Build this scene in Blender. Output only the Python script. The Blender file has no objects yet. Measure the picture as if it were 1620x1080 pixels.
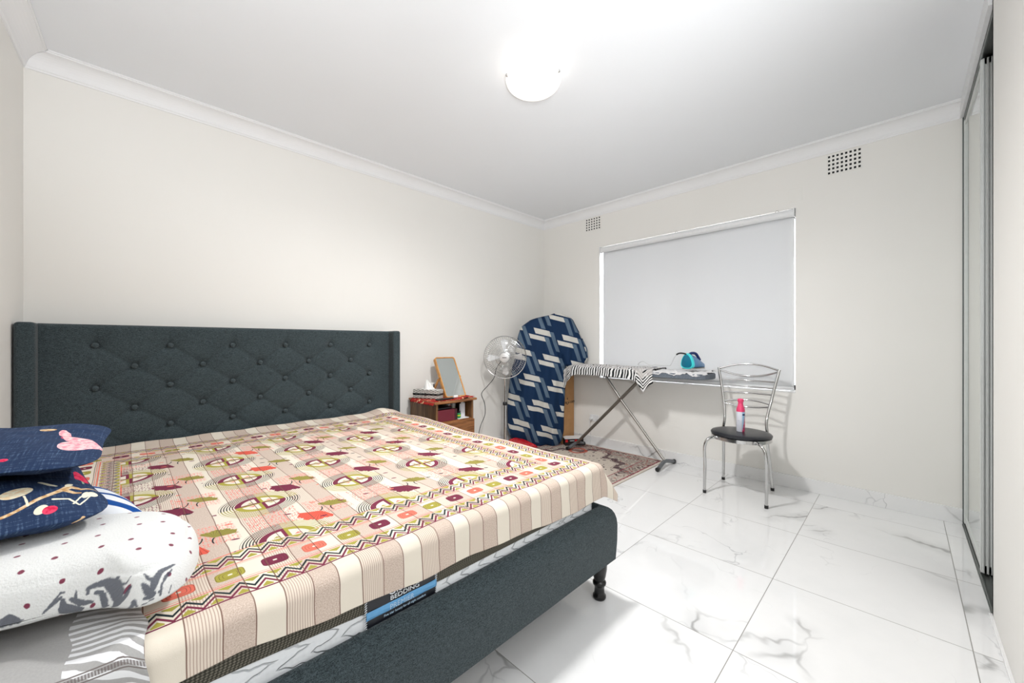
import bpy, bmesh, math, random
from math import sin, cos, pi, hypot, exp, radians, atan2, sqrt, floor
from mathutils import Vector, Matrix, noise as mnoise
random.seed(7)
SC = bpy.context.scene
COL = SC.collection

# ------------------------------------------------------------------ colour
def lin(c):
    c /= 255.0
    return c/12.92 if c <= 0.04045 else ((c+0.055)/1.055)**2.4
def rgb(r, g, b):
    return (lin(r), lin(g), lin(b), 1.0)

# ------------------------------------------------------------------ node DSL
class V:
    """a float socket with arithmetic"""
    def __init__(s, nt, sock): s.nt, s.s = nt, sock
    def _m(s, op, *a):
        n = s.nt.nodes.new('ShaderNodeMath'); n.operation = op
        for i, x in enumerate(a):
            if isinstance(x, V): s.nt.links.new(x.s, n.inputs[i])
            else: n.inputs[i].default_value = float(x)
        return V(s.nt, n.outputs[0])
    def __add__(s, o): return s._m('ADD', s, o)
    __radd__ = __add__
    def __sub__(s, o): return s._m('SUBTRACT', s, o)
    def __rsub__(s, o): return s._m('SUBTRACT', o, s)
    def __mul__(s, o): return s._m('MULTIPLY', s, o)
    __rmul__ = __mul__
    def __truediv__(s, o): return s._m('DIVIDE', s, o)
    def __lt__(s, o): return s._m('LESS_THAN', s, o)
    def __gt__(s, o): return s._m('GREATER_THAN', s, o)
    def abs(s): return s._m('ABSOLUTE', s)
    def floor(s): return s._m('FLOOR', s)
    def frac(s): return s._m('FRACT', s)
    def sin(s): return s._m('SINE', s)
    def sqrt(s): return s._m('SQRT', s)
    def pow(s, o): return s._m('POWER', s, o)
    def min(s, o): return s._m('MINIMUM', s, o)
    def max(s, o): return s._m('MAXIMUM', s, o)
    def atan2(s, o): return s._m('ARCTAN2', s, o)
    def mod(s, o): return s._m('FLOORED_MODULO', s, o)
    def inv(s): return s._m('SUBTRACT', 1.0, s)
    def clamp(s):
        n = s.nt.nodes.new('ShaderNodeClamp'); s.nt.links.new(s.s, n.inputs[0]); return V(s.nt, n.outputs[0])
    def ramp(s, a, b):
        """0 below a, 1 above b"""
        n = s.nt.nodes.new('ShaderNodeMapRange'); n.interpolation_type = 'SMOOTHSTEP'
        s.nt.links.new(s.s, n.inputs[0]); n.inputs[1].default_value = a; n.inputs[2].default_value = b
        return V(s.nt, n.outputs[0])

class Mat:
    def __init__(m, name, rough=0.6, metal=0.0, spec=0.5, **kw):
        m.mat = bpy.data.materials.new(name); m.mat.use_nodes = True
        m.nt = m.mat.node_tree
        m.b = m.nt.nodes['Principled BSDF']; m.out = m.nt.nodes['Material Output']
        m.b.inputs['Roughness'].default_value = rough
        m.b.inputs['Metallic'].default_value = metal
        m.b.inputs['Specular IOR Level'].default_value = spec
        for k, v in kw.items(): m.b.inputs[k.replace('_', ' ')].default_value = v
    def xyz(m, kind='Object'):
        if kind == 'World':
            t = m.nt.nodes.new('ShaderNodeNewGeometry'); o = t.outputs['Position']
        else:
            t = m.nt.nodes.new('ShaderNodeTexCoord'); o = t.outputs[kind]
        m.vec = o
        s = m.nt.nodes.new('ShaderNodeSeparateXYZ'); m.nt.links.new(o, s.inputs[0])
        return [V(m.nt, q) for q in s.outputs]
    def comb(m, x, y, z=0.0):
        n = m.nt.nodes.new('ShaderNodeCombineXYZ')
        for i, q in enumerate((x, y, z)):
            if isinstance(q, V): m.nt.links.new(q.s, n.inputs[i])
            else: n.inputs[i].default_value = q
        return n.outputs[0]
    def noise(m, vec, scale, detail=2.0, rough=0.5, dist=0.0, lac=2.0):
        n = m.nt.nodes.new('ShaderNodeTexNoise'); m.nt.links.new(vec, n.inputs['Vector'])
        n.inputs['Scale'].default_value = scale; n.inputs['Detail'].default_value = detail
        n.inputs['Roughness'].default_value = rough; n.inputs['Distortion'].default_value = dist
        return V(m.nt, n.outputs[0])
    def voro(m, vec, scale, feature='F1', out=0, rnd=1.0):
        n = m.nt.nodes.new('ShaderNodeTexVoronoi'); n.feature = feature; m.nt.links.new(vec, n.inputs['Vector'])
        n.inputs['Scale'].default_value = scale; n.inputs['Randomness'].default_value = rnd
        return V(m.nt, n.outputs[out])
    def rnd(m, x, y, z=0.0):
        n = m.nt.nodes.new('ShaderNodeTexWhiteNoise'); n.noise_dimensions = '3D'
        m.nt.links.new(m.comb(x, y, z), n.inputs['Vector'])
        return V(m.nt, n.outputs['Value'])
    def mix(m, fac, a, b):
        n = m.nt.nodes.new('ShaderNodeMix'); n.data_type = 'RGBA'
        if isinstance(fac, V): m.nt.links.new(fac.s, n.inputs[0])
        else: n.inputs[0].default_value = fac
        for q, i in ((a, 6), (b, 7)):
            if isinstance(q, tuple): n.inputs[i].default_value = q
            else: m.nt.links.new(q, n.inputs[i])
        return n.outputs[2]
    def color(m, c):
        if isinstance(c, tuple): m.b.inputs['Base Color'].default_value = c
        else: m.nt.links.new(c, m.b.inputs['Base Color'])
        return m
    def rough(m, v): m.nt.links.new(v.s, m.b.inputs['Roughness']); return m
    def bump(m, v, strength=0.3, dist=0.002):
        n = m.nt.nodes.new('ShaderNodeBump'); n.inputs['Strength'].default_value = strength
        n.inputs['Distance'].default_value = dist
        m.nt.links.new(v.s, n.inputs['Height']); m.nt.links.new(n.outputs[0], m.b.inputs['Normal'])
        return m

def plain(name, c, rough=0.5, metal=0.0, spec=0.5, nscale=40, namp=0.06, **kw):
    """simple procedural material: base colour with faint mottling"""
    m = Mat(name, rough, metal, spec, **kw)
    m.xyz()
    n = m.noise(m.vec, nscale, 3)
    d = tuple(max(0, q*(1-namp)) for q in c[:3])+(1,)
    u = tuple(min(1, q*(1+namp)) for q in c[:3])+(1,)
    m.color(m.mix(n, d, u))
    return m.mat

# ------------------------------------------------------------------ geometry
class G:
    def __init__(s): s.v = []; s.f = []; s.uv = {}; s.M = None
    def _add(s, vs, fs, uvs=None):
        o = len(s.v)
        if s.M is not None: vs = [tuple(s.M @ Vector(p)) for p in vs]
        s.v += [tuple(p) for p in vs]; s.f += [tuple(i+o for i in f) for f in fs]
        if uvs is not None:
            for i, q in enumerate(uvs): s.uv[i+o] = q
        return s
    def box(s, x0, x1, y0, y1, z0, z1):
        vs = [(x, y, z) for z in (z0, z1) for y in (y0, y1) for x in (x0, x1)]
        return s._add(vs, [(0, 2, 3, 1), (4, 5, 7, 6), (0, 1, 5, 4), (1, 3, 7, 5), (3, 2, 6, 7), (2, 0, 4, 6)])
    def tube(s, pts, r, n=10, closed=False):
        pts = [Vector(p) for p in pts]; m = len(pts)
        rs = r if isinstance(r, (list, tuple)) else [r]*m
        vs = []; ref = None
        for i, p in enumerate(pts):
            a = pts[(i-1) % m] if (closed or i > 0) else p
            b = pts[(i+1) % m] if (closed or i < m-1) else p
            t = (b-a).normalized()
            if ref is None:
                ref = Vector((0, 0, 1)) if abs(t.z) < 0.9 else Vector((1, 0, 0))
            u = (ref - t*ref.dot(t)).normalized(); ref = u; w = t.cross(u)
            for k in range(n):
                an = 2*pi*k/n
                vs.append(p + (u*cos(an)+w*sin(an))*rs[i])
        fs = []
        for i in range(m if closed else m-1):
            j = (i+1) % m
            for k in range(n):
                l = (k+1) % n
                fs.append((i*n+k, i*n+l, j*n+l, j*n+k))
        if not closed:
            fs.append(tuple(reversed(range(n)))); fs.append(tuple((m-1)*n+k for k in range(n)))
        return s._add(vs, fs)
    def lathe(s, prof, c=(0, 0, 0), n=32, axis=None):
        """prof: list of (radius, height); axis: Matrix rotating +Z"""
        vs = []; m = len(prof); c = Vector(c)
        for r, h in prof:
            for k in range(n):
                a = 2*pi*k/n
                p = Vector((max(r, 1e-5)*cos(a), max(r, 1e-5)*sin(a), h))
                if axis is not None: p = axis @ p
                vs.append(p+c)
        fs = []
        for i in range(m-1):
            for k in range(n):
                l = (k+1) % n
                fs.append((i*n+k, i*n+l, (i+1)*n+l, (i+1)*n+k))
        fs.append(tuple(reversed(range(n)))); fs.append(tuple((m-1)*n+k for k in range(n)))
        uv = []
        for (r, h) in prof:
            for k in range(n): uv.append((k/n, h))
        return s._add(vs, fs, uv)
    def grid(s, fn, nu, nv, closed_u=False, uvfn=None):
        vs = []; uvs = []
        for j in range(nv+1):
            for i in range(nu + (0 if closed_u else 1)):
                vs.append(fn(i/nu, j/nv))
                if uvfn: uvs.append(uvfn(i/nu, j/nv))
        w = nu + (0 if closed_u else 1)
        fs = []
        for j in range(nv):
            for i in range(nu):
                k = (i+1) % w
                fs.append((j*w+i, j*w+k, (j+1)*w+k, (j+1)*w+i))
        return s._add(vs, fs, uvs if uvfn else None)
    def prism(s, poly, z0, z1):
        n = len(poly)
        vs = [(x, y, z0) for x, y in poly]+[(x, y, z1) for x, y in poly]
        fs = [tuple(reversed(range(n))), tuple(range(n, 2*n))]
        fs += [(i, (i+1) % n, n+(i+1) % n, n+i) for i in range(n)]
        return s._add(vs, fs)
    def ball(s, c, r, n=12):
        rx, ry, rz = r if isinstance(r, tuple) else (r, r, r)
        vs = []; fs = []
        for j in range(n+1):
            th = pi*j/n
            for k in range(2*n):
                a = pi*k/n
                vs.append((c[0]+rx*max(sin(th), 1e-4)*cos(a), c[1]+ry*max(sin(th), 1e-4)*sin(a), c[2]-rz*cos(th)))
        w = 2*n
        for j in range(n):
            for k in range(w):
                l = (k+1) % w
                fs.append((j*w+k, j*w+l, (j+1)*w+l, (j+1)*w+k))
        return s._add(vs, fs)

ORG = {}
def tag(o, label=None, cat=None, group=None, kind=None):
    if label: o['label'] = label
    if cat: o['category'] = cat
    if group: o['group'] = group
    if kind: o['kind'] = kind
    return o
def thing(name, loc, label, cat, group=None):
    o = bpy.data.objects.new(name, None); COL.objects.link(o)
    o.empty_display_size = 0.05
    o.location = loc; ORG[o.name] = Vector(loc)
    return tag(o, label, cat, group)
def mk(name, g, mat, parent=None, smooth=False, bevel=0, seg=2, solid=0, sub=0, angle=40):
    vs = [Vector(p) for p in g.v]
    lo = Vector([min(p[i] for p in vs) for i in range(3)]); hi = Vector([max(p[i] for p in vs) for i in range(3)])
    c = (lo+hi)/2
    if parent is None: c.z = lo.z
    me = bpy.data.meshes.new(name)
    me.from_pydata([tuple(p-c) for p in vs], [], g.f); me.update()
    if g.uv:
        l = me.uv_layers.new(name='UVMap')
        for lp in me.loops: l.data[lp.index].uv = g.uv.get(lp.vertex_index, (0, 0))
    if smooth:
        me.polygons.foreach_set('use_smooth', [True]*len(me.polygons))
    me.materials.append(mat)
    o = bpy.data.objects.new(name, me); COL.objects.link(o)
    ORG[o.name] = c
    if parent is not None:
        o.parent = parent; o.location = c-ORG[parent.name]
    else: o.location = c
    # consistent outward normals
    bm = bmesh.new(); bm.from_mesh(me); bmesh.ops.recalc_face_normals(bm, faces=bm.faces[:]); bm.to_mesh(me); bm.free()
    if solid:
        m = o.modifiers.new('s', 'SOLIDIFY'); m.thickness = abs(solid); m.offset = -1 if solid > 0 else 1
    if bevel:
        m = o.modifiers.new('b', 'BEVEL'); m.width = bevel; m.segments = seg; m.limit_method = 'ANGLE'; m.angle_limit = radians(35)
        if not smooth:
            me.polygons.foreach_set('use_smooth', [True]*len(me.polygons))
            m.harden_normals = True
    if sub:
        m = o.modifiers.new('u', 'SUBSURF'); m.levels = sub; m.render_levels = sub
    if smooth and not bevel and not sub:
        try: me.set_sharp_from_angle(angle=radians(angle))
        except Exception: pass
    return o
def struct(name, g, mat, parent=None, **k):
    o = mk(name, g, mat, parent, **k)
    if parent is None: o['kind'] = 'structure'
    return o
def text(name, body, mat, parent, loc, size, align='LEFT', rot=(pi/2, 0, 0), extrude=0.0003, shear=0.0, squash=1.0):
    cu = bpy.data.curves.new(name, 'FONT'); cu.body = body; cu.size = size; cu.align_x = align
    cu.extrude = extrude; cu.shear = shear; cu.resolution_u = 3
    t = bpy.data.objects.new(name, cu); COL.objects.link(t)
    dg = bpy.context.evaluated_depsgraph_get(); dg.update()
    me = bpy.data.meshes.new_from_object(t.evaluated_get(dg)); me.name = name
    bpy.data.objects.remove(t); bpy.data.curves.remove(cu)
    me.materials.clear(); me.materials.append(mat)
    from mathutils import Euler
    M = Matrix.Translation(loc) @ Euler(rot).to_matrix().to_4x4() @ Matrix.Diagonal((squash, 1, 1, 1))
    me.transform(M)
    o = bpy.data.objects.new(name, me); COL.objects.link(o)
    g = Vector((0, 0, 0))
    for v in me.vertices: g += v.co
    g /= max(1, len(me.vertices))
    for v in me.vertices: v.co -= g
    ORG[o.name] = g
    o.parent = parent; o.location = g-ORG[parent.name]
    return o
def smoothpath(pts, k=6):
    """Catmull-Rom"""
    P = [Vector(p) for p in pts]; out = []
    for i in range(len(P)-1):
        a = P[max(i-1, 0)]; b = P[i]; c = P[i+1]; d = P[min(i+2, len(P)-1)]
        for j in range(k):
            t = j/k
            out.append(0.5*((2*b)+(c-a)*t+(2*a-5*b+4*c-d)*t*t+(3*b-a-3*c+d)*t**3))
    out.append(P[-1]); return out
def lerp(a, b, t): return a+(b-a)*t
def table(t, xs):
    """piecewise linear lookup xs=[(t,v..)] increasing t"""
    if t <= xs[0][0]: return xs[0][1:]
    for a, b in zip(xs, xs[1:]):
        if t <= b[0]:
            k = (t-a[0])/(b[0]-a[0]); return tuple(lerp(p, q, k) for p, q in zip(a[1:], b[1:]))
    return xs[-1][1:]
def fbm(x, y, z=0.0, s=1.0): return mnoise.noise(Vector((x*s, y*s, z*s)))

# ================================================================== MATERIALS
# wall paint
m = Mat('wall_paint', 0.55, spec=0.3); m.xyz('World')
n = m.noise(m.vec, 1.3, 4, 0.6); n2 = m.noise(m.vec, 120, 2)
m.color(m.mix(n, rgb(238, 236, 231), rgb(242, 240, 236))).bump(n2, 0.08, 0.001)
WALL = m.mat
m = Mat('ceiling_paint', 0.8, spec=0.2); m.xyz('World')
m.color(m.mix(m.noise(m.vec, 2, 3), rgb(236, 238, 241), rgb(239, 241, 244)))
CEIL = m.mat
m = Mat('cornice_paint', 0.5, spec=0.3); m.xyz('World')
m.color(m.mix(m.noise(m.vec, 3, 3), rgb(238, 238, 239), rgb(243, 243, 244)))
CORN = m.mat
# marble tile floor
def marble(name, grid=True):
    m = Mat(name, 0.07, spec=0.5, Coat_Weight=0.2, Coat_Roughness=0.03)
    x, y, z = m.xyz('World')
    if grid:
        tx = (x-0.976)/0.622; ty = (y+0.182)/0.627
        ix, iy = tx.floor(), ty.floor()
        fx, fy = tx-ix, ty-iy
        ex = (fx.min(fx.inv())*0.622).min(fy.min(fy.inv())*0.627)
        grout = (ex < 0.0016)
        hx = m.rnd(ix, iy, 3.1)*17.0; hy = m.rnd(ix, iy, 7.7)*13.0
        flip = (m.rnd(ix, iy, 1.3) > 0.5)*2.0-1.0
        vx = x*flip+hx; vy = y+hy
    else:
        vx, vy = x+y, z*1.0+2.0
    vec = m.comb(vx, vy, 0.0)
    w = m.noise(vec, 1.7, 4, 0.6)*0.55; w2 = m.noise(m.comb(vy, vx, 4.0), 1.9, 4, 0.6)*0.55
    wv = m.comb(vx*0.85+vy*0.5+w, vy*0.85-vx*0.5+w2, 0.0)
    e = m.voro(wv, 1.25, 'DISTANCE_TO_EDGE')
    mask = m.noise(vec, 2.1, 2).ramp(0.50, 0.68)
    thin = e.ramp(0.0, 0.015).inv()*mask
    soft = e.ramp(0.0, 0.10).inv()*mask
    cl = m.noise(m.comb(vx, vy, 9.0), 1.6, 5, 0.65).ramp(0.42, 0.75)
    e2 = m.voro(m.comb(vx+w2*1.6, vy+w*1.6, 5.0), 3.0, 'DISTANCE_TO_EDGE')
    fine = e2.ramp(0.0, 0.016).inv()*m.noise(m.comb(vy, vx, 1.0), 2.6, 2).ramp(0.52, 0.7)
    c = m.mix(cl*0.30, rgb(240, 240, 240), rgb(220, 222, 223))
    c = m.mix(soft*0.34, c, rgb(176, 177, 178))
    c = m.mix(fine*0.45, c, rgb(150, 152, 155))
    c = m.mix(thin*0.72, c, rgb(132, 131, 130))
    if grid:
        c = m.mix(grout, c, rgb(150, 148, 144))
        m.rough(grout*0.5+0.055)
    m.color(c)
    return m.mat
FLOOR = marble('marble_tile'); SKIRT = marble('marble_skirting', False)
WHITE = plain('white_enamel', rgb(236, 237, 238), 0.35)
CHROME = plain('chrome', rgb(205, 205, 205), 0.12, 1.0, nscale=8)
STEEL = plain('brushed_steel', rgb(190, 188, 184), 0.28, 1.0, nscale=60)
BLACKP = plain('black_plastic', rgb(24, 24, 26), 0.4)
DARK = plain('hole_shade', rgb(30, 32, 33), 0.9)
ALU = plain('pale_aluminium', rgb(212, 215, 213), 0.4, 0.0)
GREYP = plain('grey_plastic', rgb(98, 102, 106), 0.45)
MIRROR = Mat('mirror_glass', 0.01, 1.0); MIRROR.xyz(); MIRROR.color(MIRROR.mix(MIRROR.noise(MIRROR.vec, 2, 1), rgb(222, 228, 224), rgb(226, 231, 228))); MIRROR = MIRROR.mat

def fabric(name, dark, light, scale=800, rough=0.95, bump=0.5):
    m = Mat(name, rough, spec=0.15, Sheen_Weight=0.15)
    x, y, z = m.xyz()
    n = m.noise(m.comb(x, y, z*0.35), scale, 2, 0.7)
    n2 = m.noise(m.comb(x*0.35, y*0.35, z), scale, 2, 0.7)
    n3 = m.noise(m.vec, 6, 3)
    st = m.noise(m.comb(x*0.12, y*0.12, z), scale*0.8, 2, 0.7)
    k = (n*0.38+n2*0.37+st*0.25).ramp(0.42, 0.60)
    m.color(m.mix((k*0.85+n3*0.15), dark, light)).bump(k, bump, 0.001)
    return m.mat
CHAR = fabric('charcoal_upholstery', rgb(30, 39, 43), rgb(84, 96, 100))
CHARB = fabric('charcoal_button_cloth', rgb(34, 44, 48), rgb(92, 104, 108))
LEGB = plain('black_lacquered_wood', rgb(18, 18, 19), 0.25)

# ================================================================== ROOM SHELL
XE, YN, YS, HC = 3.725, 3.176, -0.262, 2.638
def wx(y): return -0.362-(YN-y)*0.035       # west wall line
g = G().box(-0.75, 4.6, -2.6, 3.4, -0.12, 0.0); struct('floor', g, FLOOR)
g = G().box(-0.75, 3.95, -2.6, 3.4, HC, HC+0.1); struct('ceiling', g, CEIL)
g = G().box(-0.75, 3.95, YN, YN+0.12, 0, HC); struct('wall_north', g, WALL)
# west wall, slightly out of square
def quadwall(p, q, t, z0, z1):
    g = G(); d = (Vector((q[0]-p[0], q[1]-p[1], 0))).normalized(); nn = Vector((-d.y, d.x, 0))*t
    poly = [p, q, (q[0]+nn.x, q[1]+nn.y), (p[0]+nn.x, p[1]+nn.y)]
    return g.prism(poly, z0, z1)
struct('wall_west', quadwall((wx(-2.6), -2.6), (wx(YN), YN), 0.12, 0, HC), WALL)
# east wall with window opening
WY0, WY1, WZ0, WZ1 = 0.595, 2.372, 0.748, 2.195
g = G()
g.box(XE, XE+0.2, -0.9, WY0, 0, HC).box(XE, XE+0.2, WY1, YN, 0, HC)
g.box(XE, XE+0.2, WY0, WY1, 0, WZ0).box(XE, XE+0.2, WY0, WY1, WZ1, HC)
struct('wall_east', g, WALL)
# south wall: nib beside the wardrobe, an open doorway into the hall behind the camera
NX = 2.56
g = G().box(1.15, NX, YS-0.1, YS, 0, HC).box(-0.75, 1.15, YS-0.1, YS, 2.3, HC)
struct('wall_south', g, WALL)
# hall beyond the doorway
g = G().box(-0.75, 1.9, -2.6, -2.5, 0, HC).box(1.8, 1.9, -2.6, YS-0.1, 0, HC); struct('wall_hall', g, WALL)

# skirting tiles
SH = 0.1
def skirt(name, g): struct(name, g, SKIRT, bevel=0.001)
skirt('baseboard_east', G().box(XE-0.01, XE, YS, YN-0.01, 0, SH))
skirt('baseboard_north', G().box(-0.36, XE-0.01, YN-0.01, YN, 0, SH))
skirt('baseboard_west', quadwall((wx(0.0)+0.01, 0.0), (wx(YN-0.01)+0.01, YN-0.01), 0.01, 0, SH))
skirt('baseboard_south', G().box(1.15, NX, YS, YS+0.01, 0, 0.012))

# coved cornices
def cove(name, p, q, inward, m0=(1, 1)):
    """profile swept from p to q; ends mitred"""
    p = Vector((p[0], p[1], 0)); q = Vector((q[0], q[1], 0)); t = (q-p).normalized(); n = Vector((inward[0], inward[1], 0))
    prof = [(0, 0), (0, -0.092), (0.006, -0.092), (0.008, -0.084)]
    for k in range(9):
        a = k/8*pi/2
        prof.append((0.012+0.066*(1-cos(a))**0.9, -0.08+0.066*sin(a)))
    prof += [(0.082, -0.014), (0.084, -0.008), (0.090, -0.008), (0.090, 0)]
    g = G(); vs = []
    for e, (o, s) in enumerate(((p, m0[0]), (q, -m0[1]))):
        for d, z in prof: vs.append(o+n*d+t*(d*s)+Vector((0, 0, HC+z)))
    k = len(prof); fs = [(i, (i+1) % k, k+(i+1) % k, k+i) for i in range(k)]
    fs += [tuple(range(k)), tuple(range(2*k-1, k-1, -1))]
    g._add(vs, fs); struct(name, g, CORN)
cove('trim_1', (-0.362, YN), (XE, YN), (0, -1))
cove('trim_2', (XE, YN), (XE, YS), (-1, 0), (1, 0))
cove('trim_3', (wx(-0.26), -0.26), (wx(YN), YN), (1, 0), (0, 1))

# ------------------------------------------------------------------ window
GLASS = bpy.data.materials.new('window_glass'); GLASS.use_nodes = True
nt = GLASS.node_tree; nt.nodes.clear()
o_ = nt.nodes.new('ShaderNodeOutputMaterial'); tr = nt.nodes.new('ShaderNodeBsdfTransparent'); gl = nt.nodes.new('ShaderNodeBsdfGlossy'); gl.inputs['Roughness'].default_value = 0.02
fr = nt.nodes.new('ShaderNodeFresnel'); fr.inputs[0].default_value = 1.45; mx = nt.nodes.new('ShaderNodeMixShader')
nt.links.new(fr.outputs[0], mx.inputs[0]); nt.links.new(tr.outputs[0], mx.inputs[1]); nt.links.new(gl.outputs[0], mx.inputs[2]); nt.links.new(mx.outputs[0], o_.inputs[0])
win = G(); FX = XE+0.13
win.box(FX, FX+0.05, WY0, WY0+0.05, WZ0, WZ1).box(FX, FX+0.05, WY1-0.05, WY1, WZ0, WZ1)
win.box(FX, FX+0.05, WY0, WY1, WZ0, WZ0+0.05).box(FX, FX+0.05, WY0, WY1, WZ1-0.05, WZ1)
win.box(FX, FX+0.05, 1.46, 1.51, WZ0, WZ1)
W = struct('window_1', win, WHITE, bevel=0.002)
mk('pane', G().box(FX+0.022, FX+0.027, WY0+0.04, 1.47, WZ0+0.04, WZ1-0.04), GLASS, W)
mk('pane', G().box(FX+0.022, FX+0.027, 1.50, WY1-0.04, WZ0+0.04, WZ1-0.04), GLASS, W)
REV = plain('white_gloss_reveal', rgb(240, 240, 240), 0.3)
g = G().box(XE-0.004, FX, WY0, WY1, WZ0, WZ0+0.01).box(XE, FX, WY1-0.008, WY1, WZ0+0.01, WZ1)
struct('trim_4', g, REV, bevel=0.001)

# roller blind
m = Mat('blind_cloth', 0.8, spec=0.15)
x, y, z = m.xyz('World')
n = m.noise(m.vec, 500, 2); n2 = m.noise(m.comb(x, y*1.0, z*0.25), 2.2, 3)
m.color(m.mix(n2, rgb(228, 229, 230), rgb(233, 234, 235))).bump(n, 0.05, 0.0005)
tl = m.nt.nodes.new('ShaderNodeBsdfTranslucent'); tl.inputs[0].default_value = (0.8, 0.82, 0.84, 1)
mx = m.nt.nodes.new('ShaderNodeMixShader'); mx.inputs[0].default_value = 0.10
m.nt.links.new(m.b.outputs[0], mx.inputs[1]); m.nt.links.new(tl.outputs[0], mx.inputs[2]); m.nt.links.new(mx.outputs[0], m.out.inputs[0])
BLIND = m.mat
T = thing('roller_blind', (XE+0.03, 1.48, WZ0), 'white roller blind pulled down over the window behind the ironing board', 'blind')
BX = XE+0.032
def blindfn(a, b):
    yy = lerp(WY0+0.014, WY1-0.034, a); zz = lerp(WZ0+0.03, WZ1-0.03, b)
    return (BX+0.0015*sin(a*22+b*3)*(1-b), yy, zz)
mk('blind_cloth', G().grid(blindfn, 60, 20), BLIND, T, smooth=True, solid=0.0006)
mk('roller_tube', G().tube([(XE+0.006, WY0+0.012, WZ1-0.034), (XE+0.006, WY1-0.03, WZ1-0.034)], 0.03, 28), WHITE, T, smooth=True)
mk('bottom_rail', G().box(BX-0.009, BX+0.007, WY0+0.014, WY1-0.034, WZ0+0.013, WZ0+0.04), WHITE, T, bevel=0.003)
for yy in (WY0+0.004, WY1-0.026):
    mk('bracket', G().box(XE-0.026, XE+0.045, yy, yy+0.007, WZ1-0.066, WZ1-0.001), WHITE, T, bevel=0.001)
for yy in (0.70, 1.50):
    mk('fixing_hook', G().tube(smoothpath([(XE-0.024, yy, WZ1-0.012), (XE-0.028, yy+0.008, WZ1-0.004), (XE-0.028, yy+0.02, WZ1-0.004), (XE-0.024, yy+0.024, WZ1-0.014)]), 0.002, 6), STEEL, T, smooth=True)

# ------------------------------------------------------------------ air vents
def vent(y0, y1, z0, z1, nx, nz, label, seed):
    T = thing('air_vent', (XE, (y0+y1)/2, z0), label, 'air vent')
    g = G(); px = (y1-y0)/nx; pz = (z1-z0)/nz; t = 0.0045
    hx = px*0.27; hz = pz*0.27
    for i in range(nx+1): 
        a = y0+i*px
        g.box(XE-t, XE-0.0005, a-(px/2-hx) if i else a, a+(px/2-hx) if i < nx else a, z0, z1)
    for i in range(nx):
        for k in range(nz+1):
            b = z0+k*pz
            g.box(XE-t, XE-0.0005, y0+i*px+(px/2-hx), y0+(i+1)*px-(px/2-hx), b-(pz/2-hz) if k else b, b+(pz/2-hz) if k < nz else b)
    mk('grille', g, WALL, T)
    mk('hole_shade_sheet', G().box(XE-0.001, XE-0.0002, y0+0.004, y1-0.004, z0+0.004, z1-0.004), DARK, T)  # flat dark sheet; the shade inside the holes is put into its colour
vent(0.208, 0.402, 2.385, 2.535, 8, 5, 'cream air vent with square holes high on the wall right of the window', 1)
vent(2.352, 2.550, 2.40, 2.54, 6, 5, 'small cream air vent under the cornice left of the window, above the blind', 2)
g = G().box(XE-0.0025, XE, 0.553, 0.64, 2.245, 2.345); tag(mk('cover_plate', g, WALL, bevel=0.002), 'blank painted cover plate on the wall above the right end of the blind', 'wall plate')

# ------------------------------------------------------------------ wardrobe
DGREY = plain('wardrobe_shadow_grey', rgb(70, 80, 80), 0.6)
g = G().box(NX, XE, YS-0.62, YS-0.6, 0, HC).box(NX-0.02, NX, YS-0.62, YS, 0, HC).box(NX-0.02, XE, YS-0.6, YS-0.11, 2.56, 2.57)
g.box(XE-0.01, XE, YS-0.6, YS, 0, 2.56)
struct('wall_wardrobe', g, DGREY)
g = G().box(NX, XE-0.005, YS-0.004, YS+0.012, 2.545, HC); struct('trim_5', g, WHITE, bevel=0.001)
TRK = plain('track_aluminium', rgb(120, 124, 122), 0.4, 0.6)
g = G().box(NX, XE-0.01, YS-0.10, YS-0.004, 2.535, 2.56)
for k in range(3): g.box(NX, XE-0.01, YS-0.098+0.045*k, YS-0.094+0.045*k, 2.515, 2.54)
struct('trim_6', g, TRK)
g = G().box(NX, XE-0.005, YS-0.10, YS+0.002, 0.0, 0.006)
for k in range(4): g.box(NX, XE-0.01, YS-0.096+0.03*k, YS-0.092+0.03*k, 0.006, 0.016)
struct('trim_7', g, TRK)
DX = 2.955
d = G()
d.box(DX, DX+0.034, YS-0.046, YS-0.004, 0.022, 2.515)
for k in range(3): d.box(DX-0.004, DX, YS-0.044+0.014*k, YS-0.037+0.014*k, 0.022, 2.515)
d.box(XE-0.045, XE-0.012, YS-0.046, YS-0.004, 0.022, 2.515)
d.box(DX, XE-0.012, YS-0.04, YS-0.008, 0.022, 0.06).box(DX, XE-0.012, YS-0.04, YS-0.008, 2.485, 2.515)
D = struct('door_1', d, ALU, bevel=0.0015)
mk('mirror_panel', G().box(DX+0.03, XE-0.04, YS-0.032, YS-0.012, 0.055, 2.49), MIRROR, D)
d = G().box(NX-0.4+0.45, NX+0.07, YS-0.098, YS-0.058, 0.022, 2.515)
D2 = struct('door_2', G().box(3.02, 3.06, YS-0.094, YS-0.056, 0.02, 2.515).box(XE-0.05, XE-0.012, YS-0.094, YS-0.056, 0.02, 2.515).box(3.02, XE-0.012, YS-0.09, YS-0.06, 0.02, 0.06).box(3.02, XE-0.012, YS-0.09, YS-0.06, 2.48, 2.515), ALU, bevel=0.0015)
mk('mirror_panel', G().box(3.05, XE-0.04, YS-0.084, YS-0.064, 0.055, 2.49), MIRROR, D2)

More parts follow.
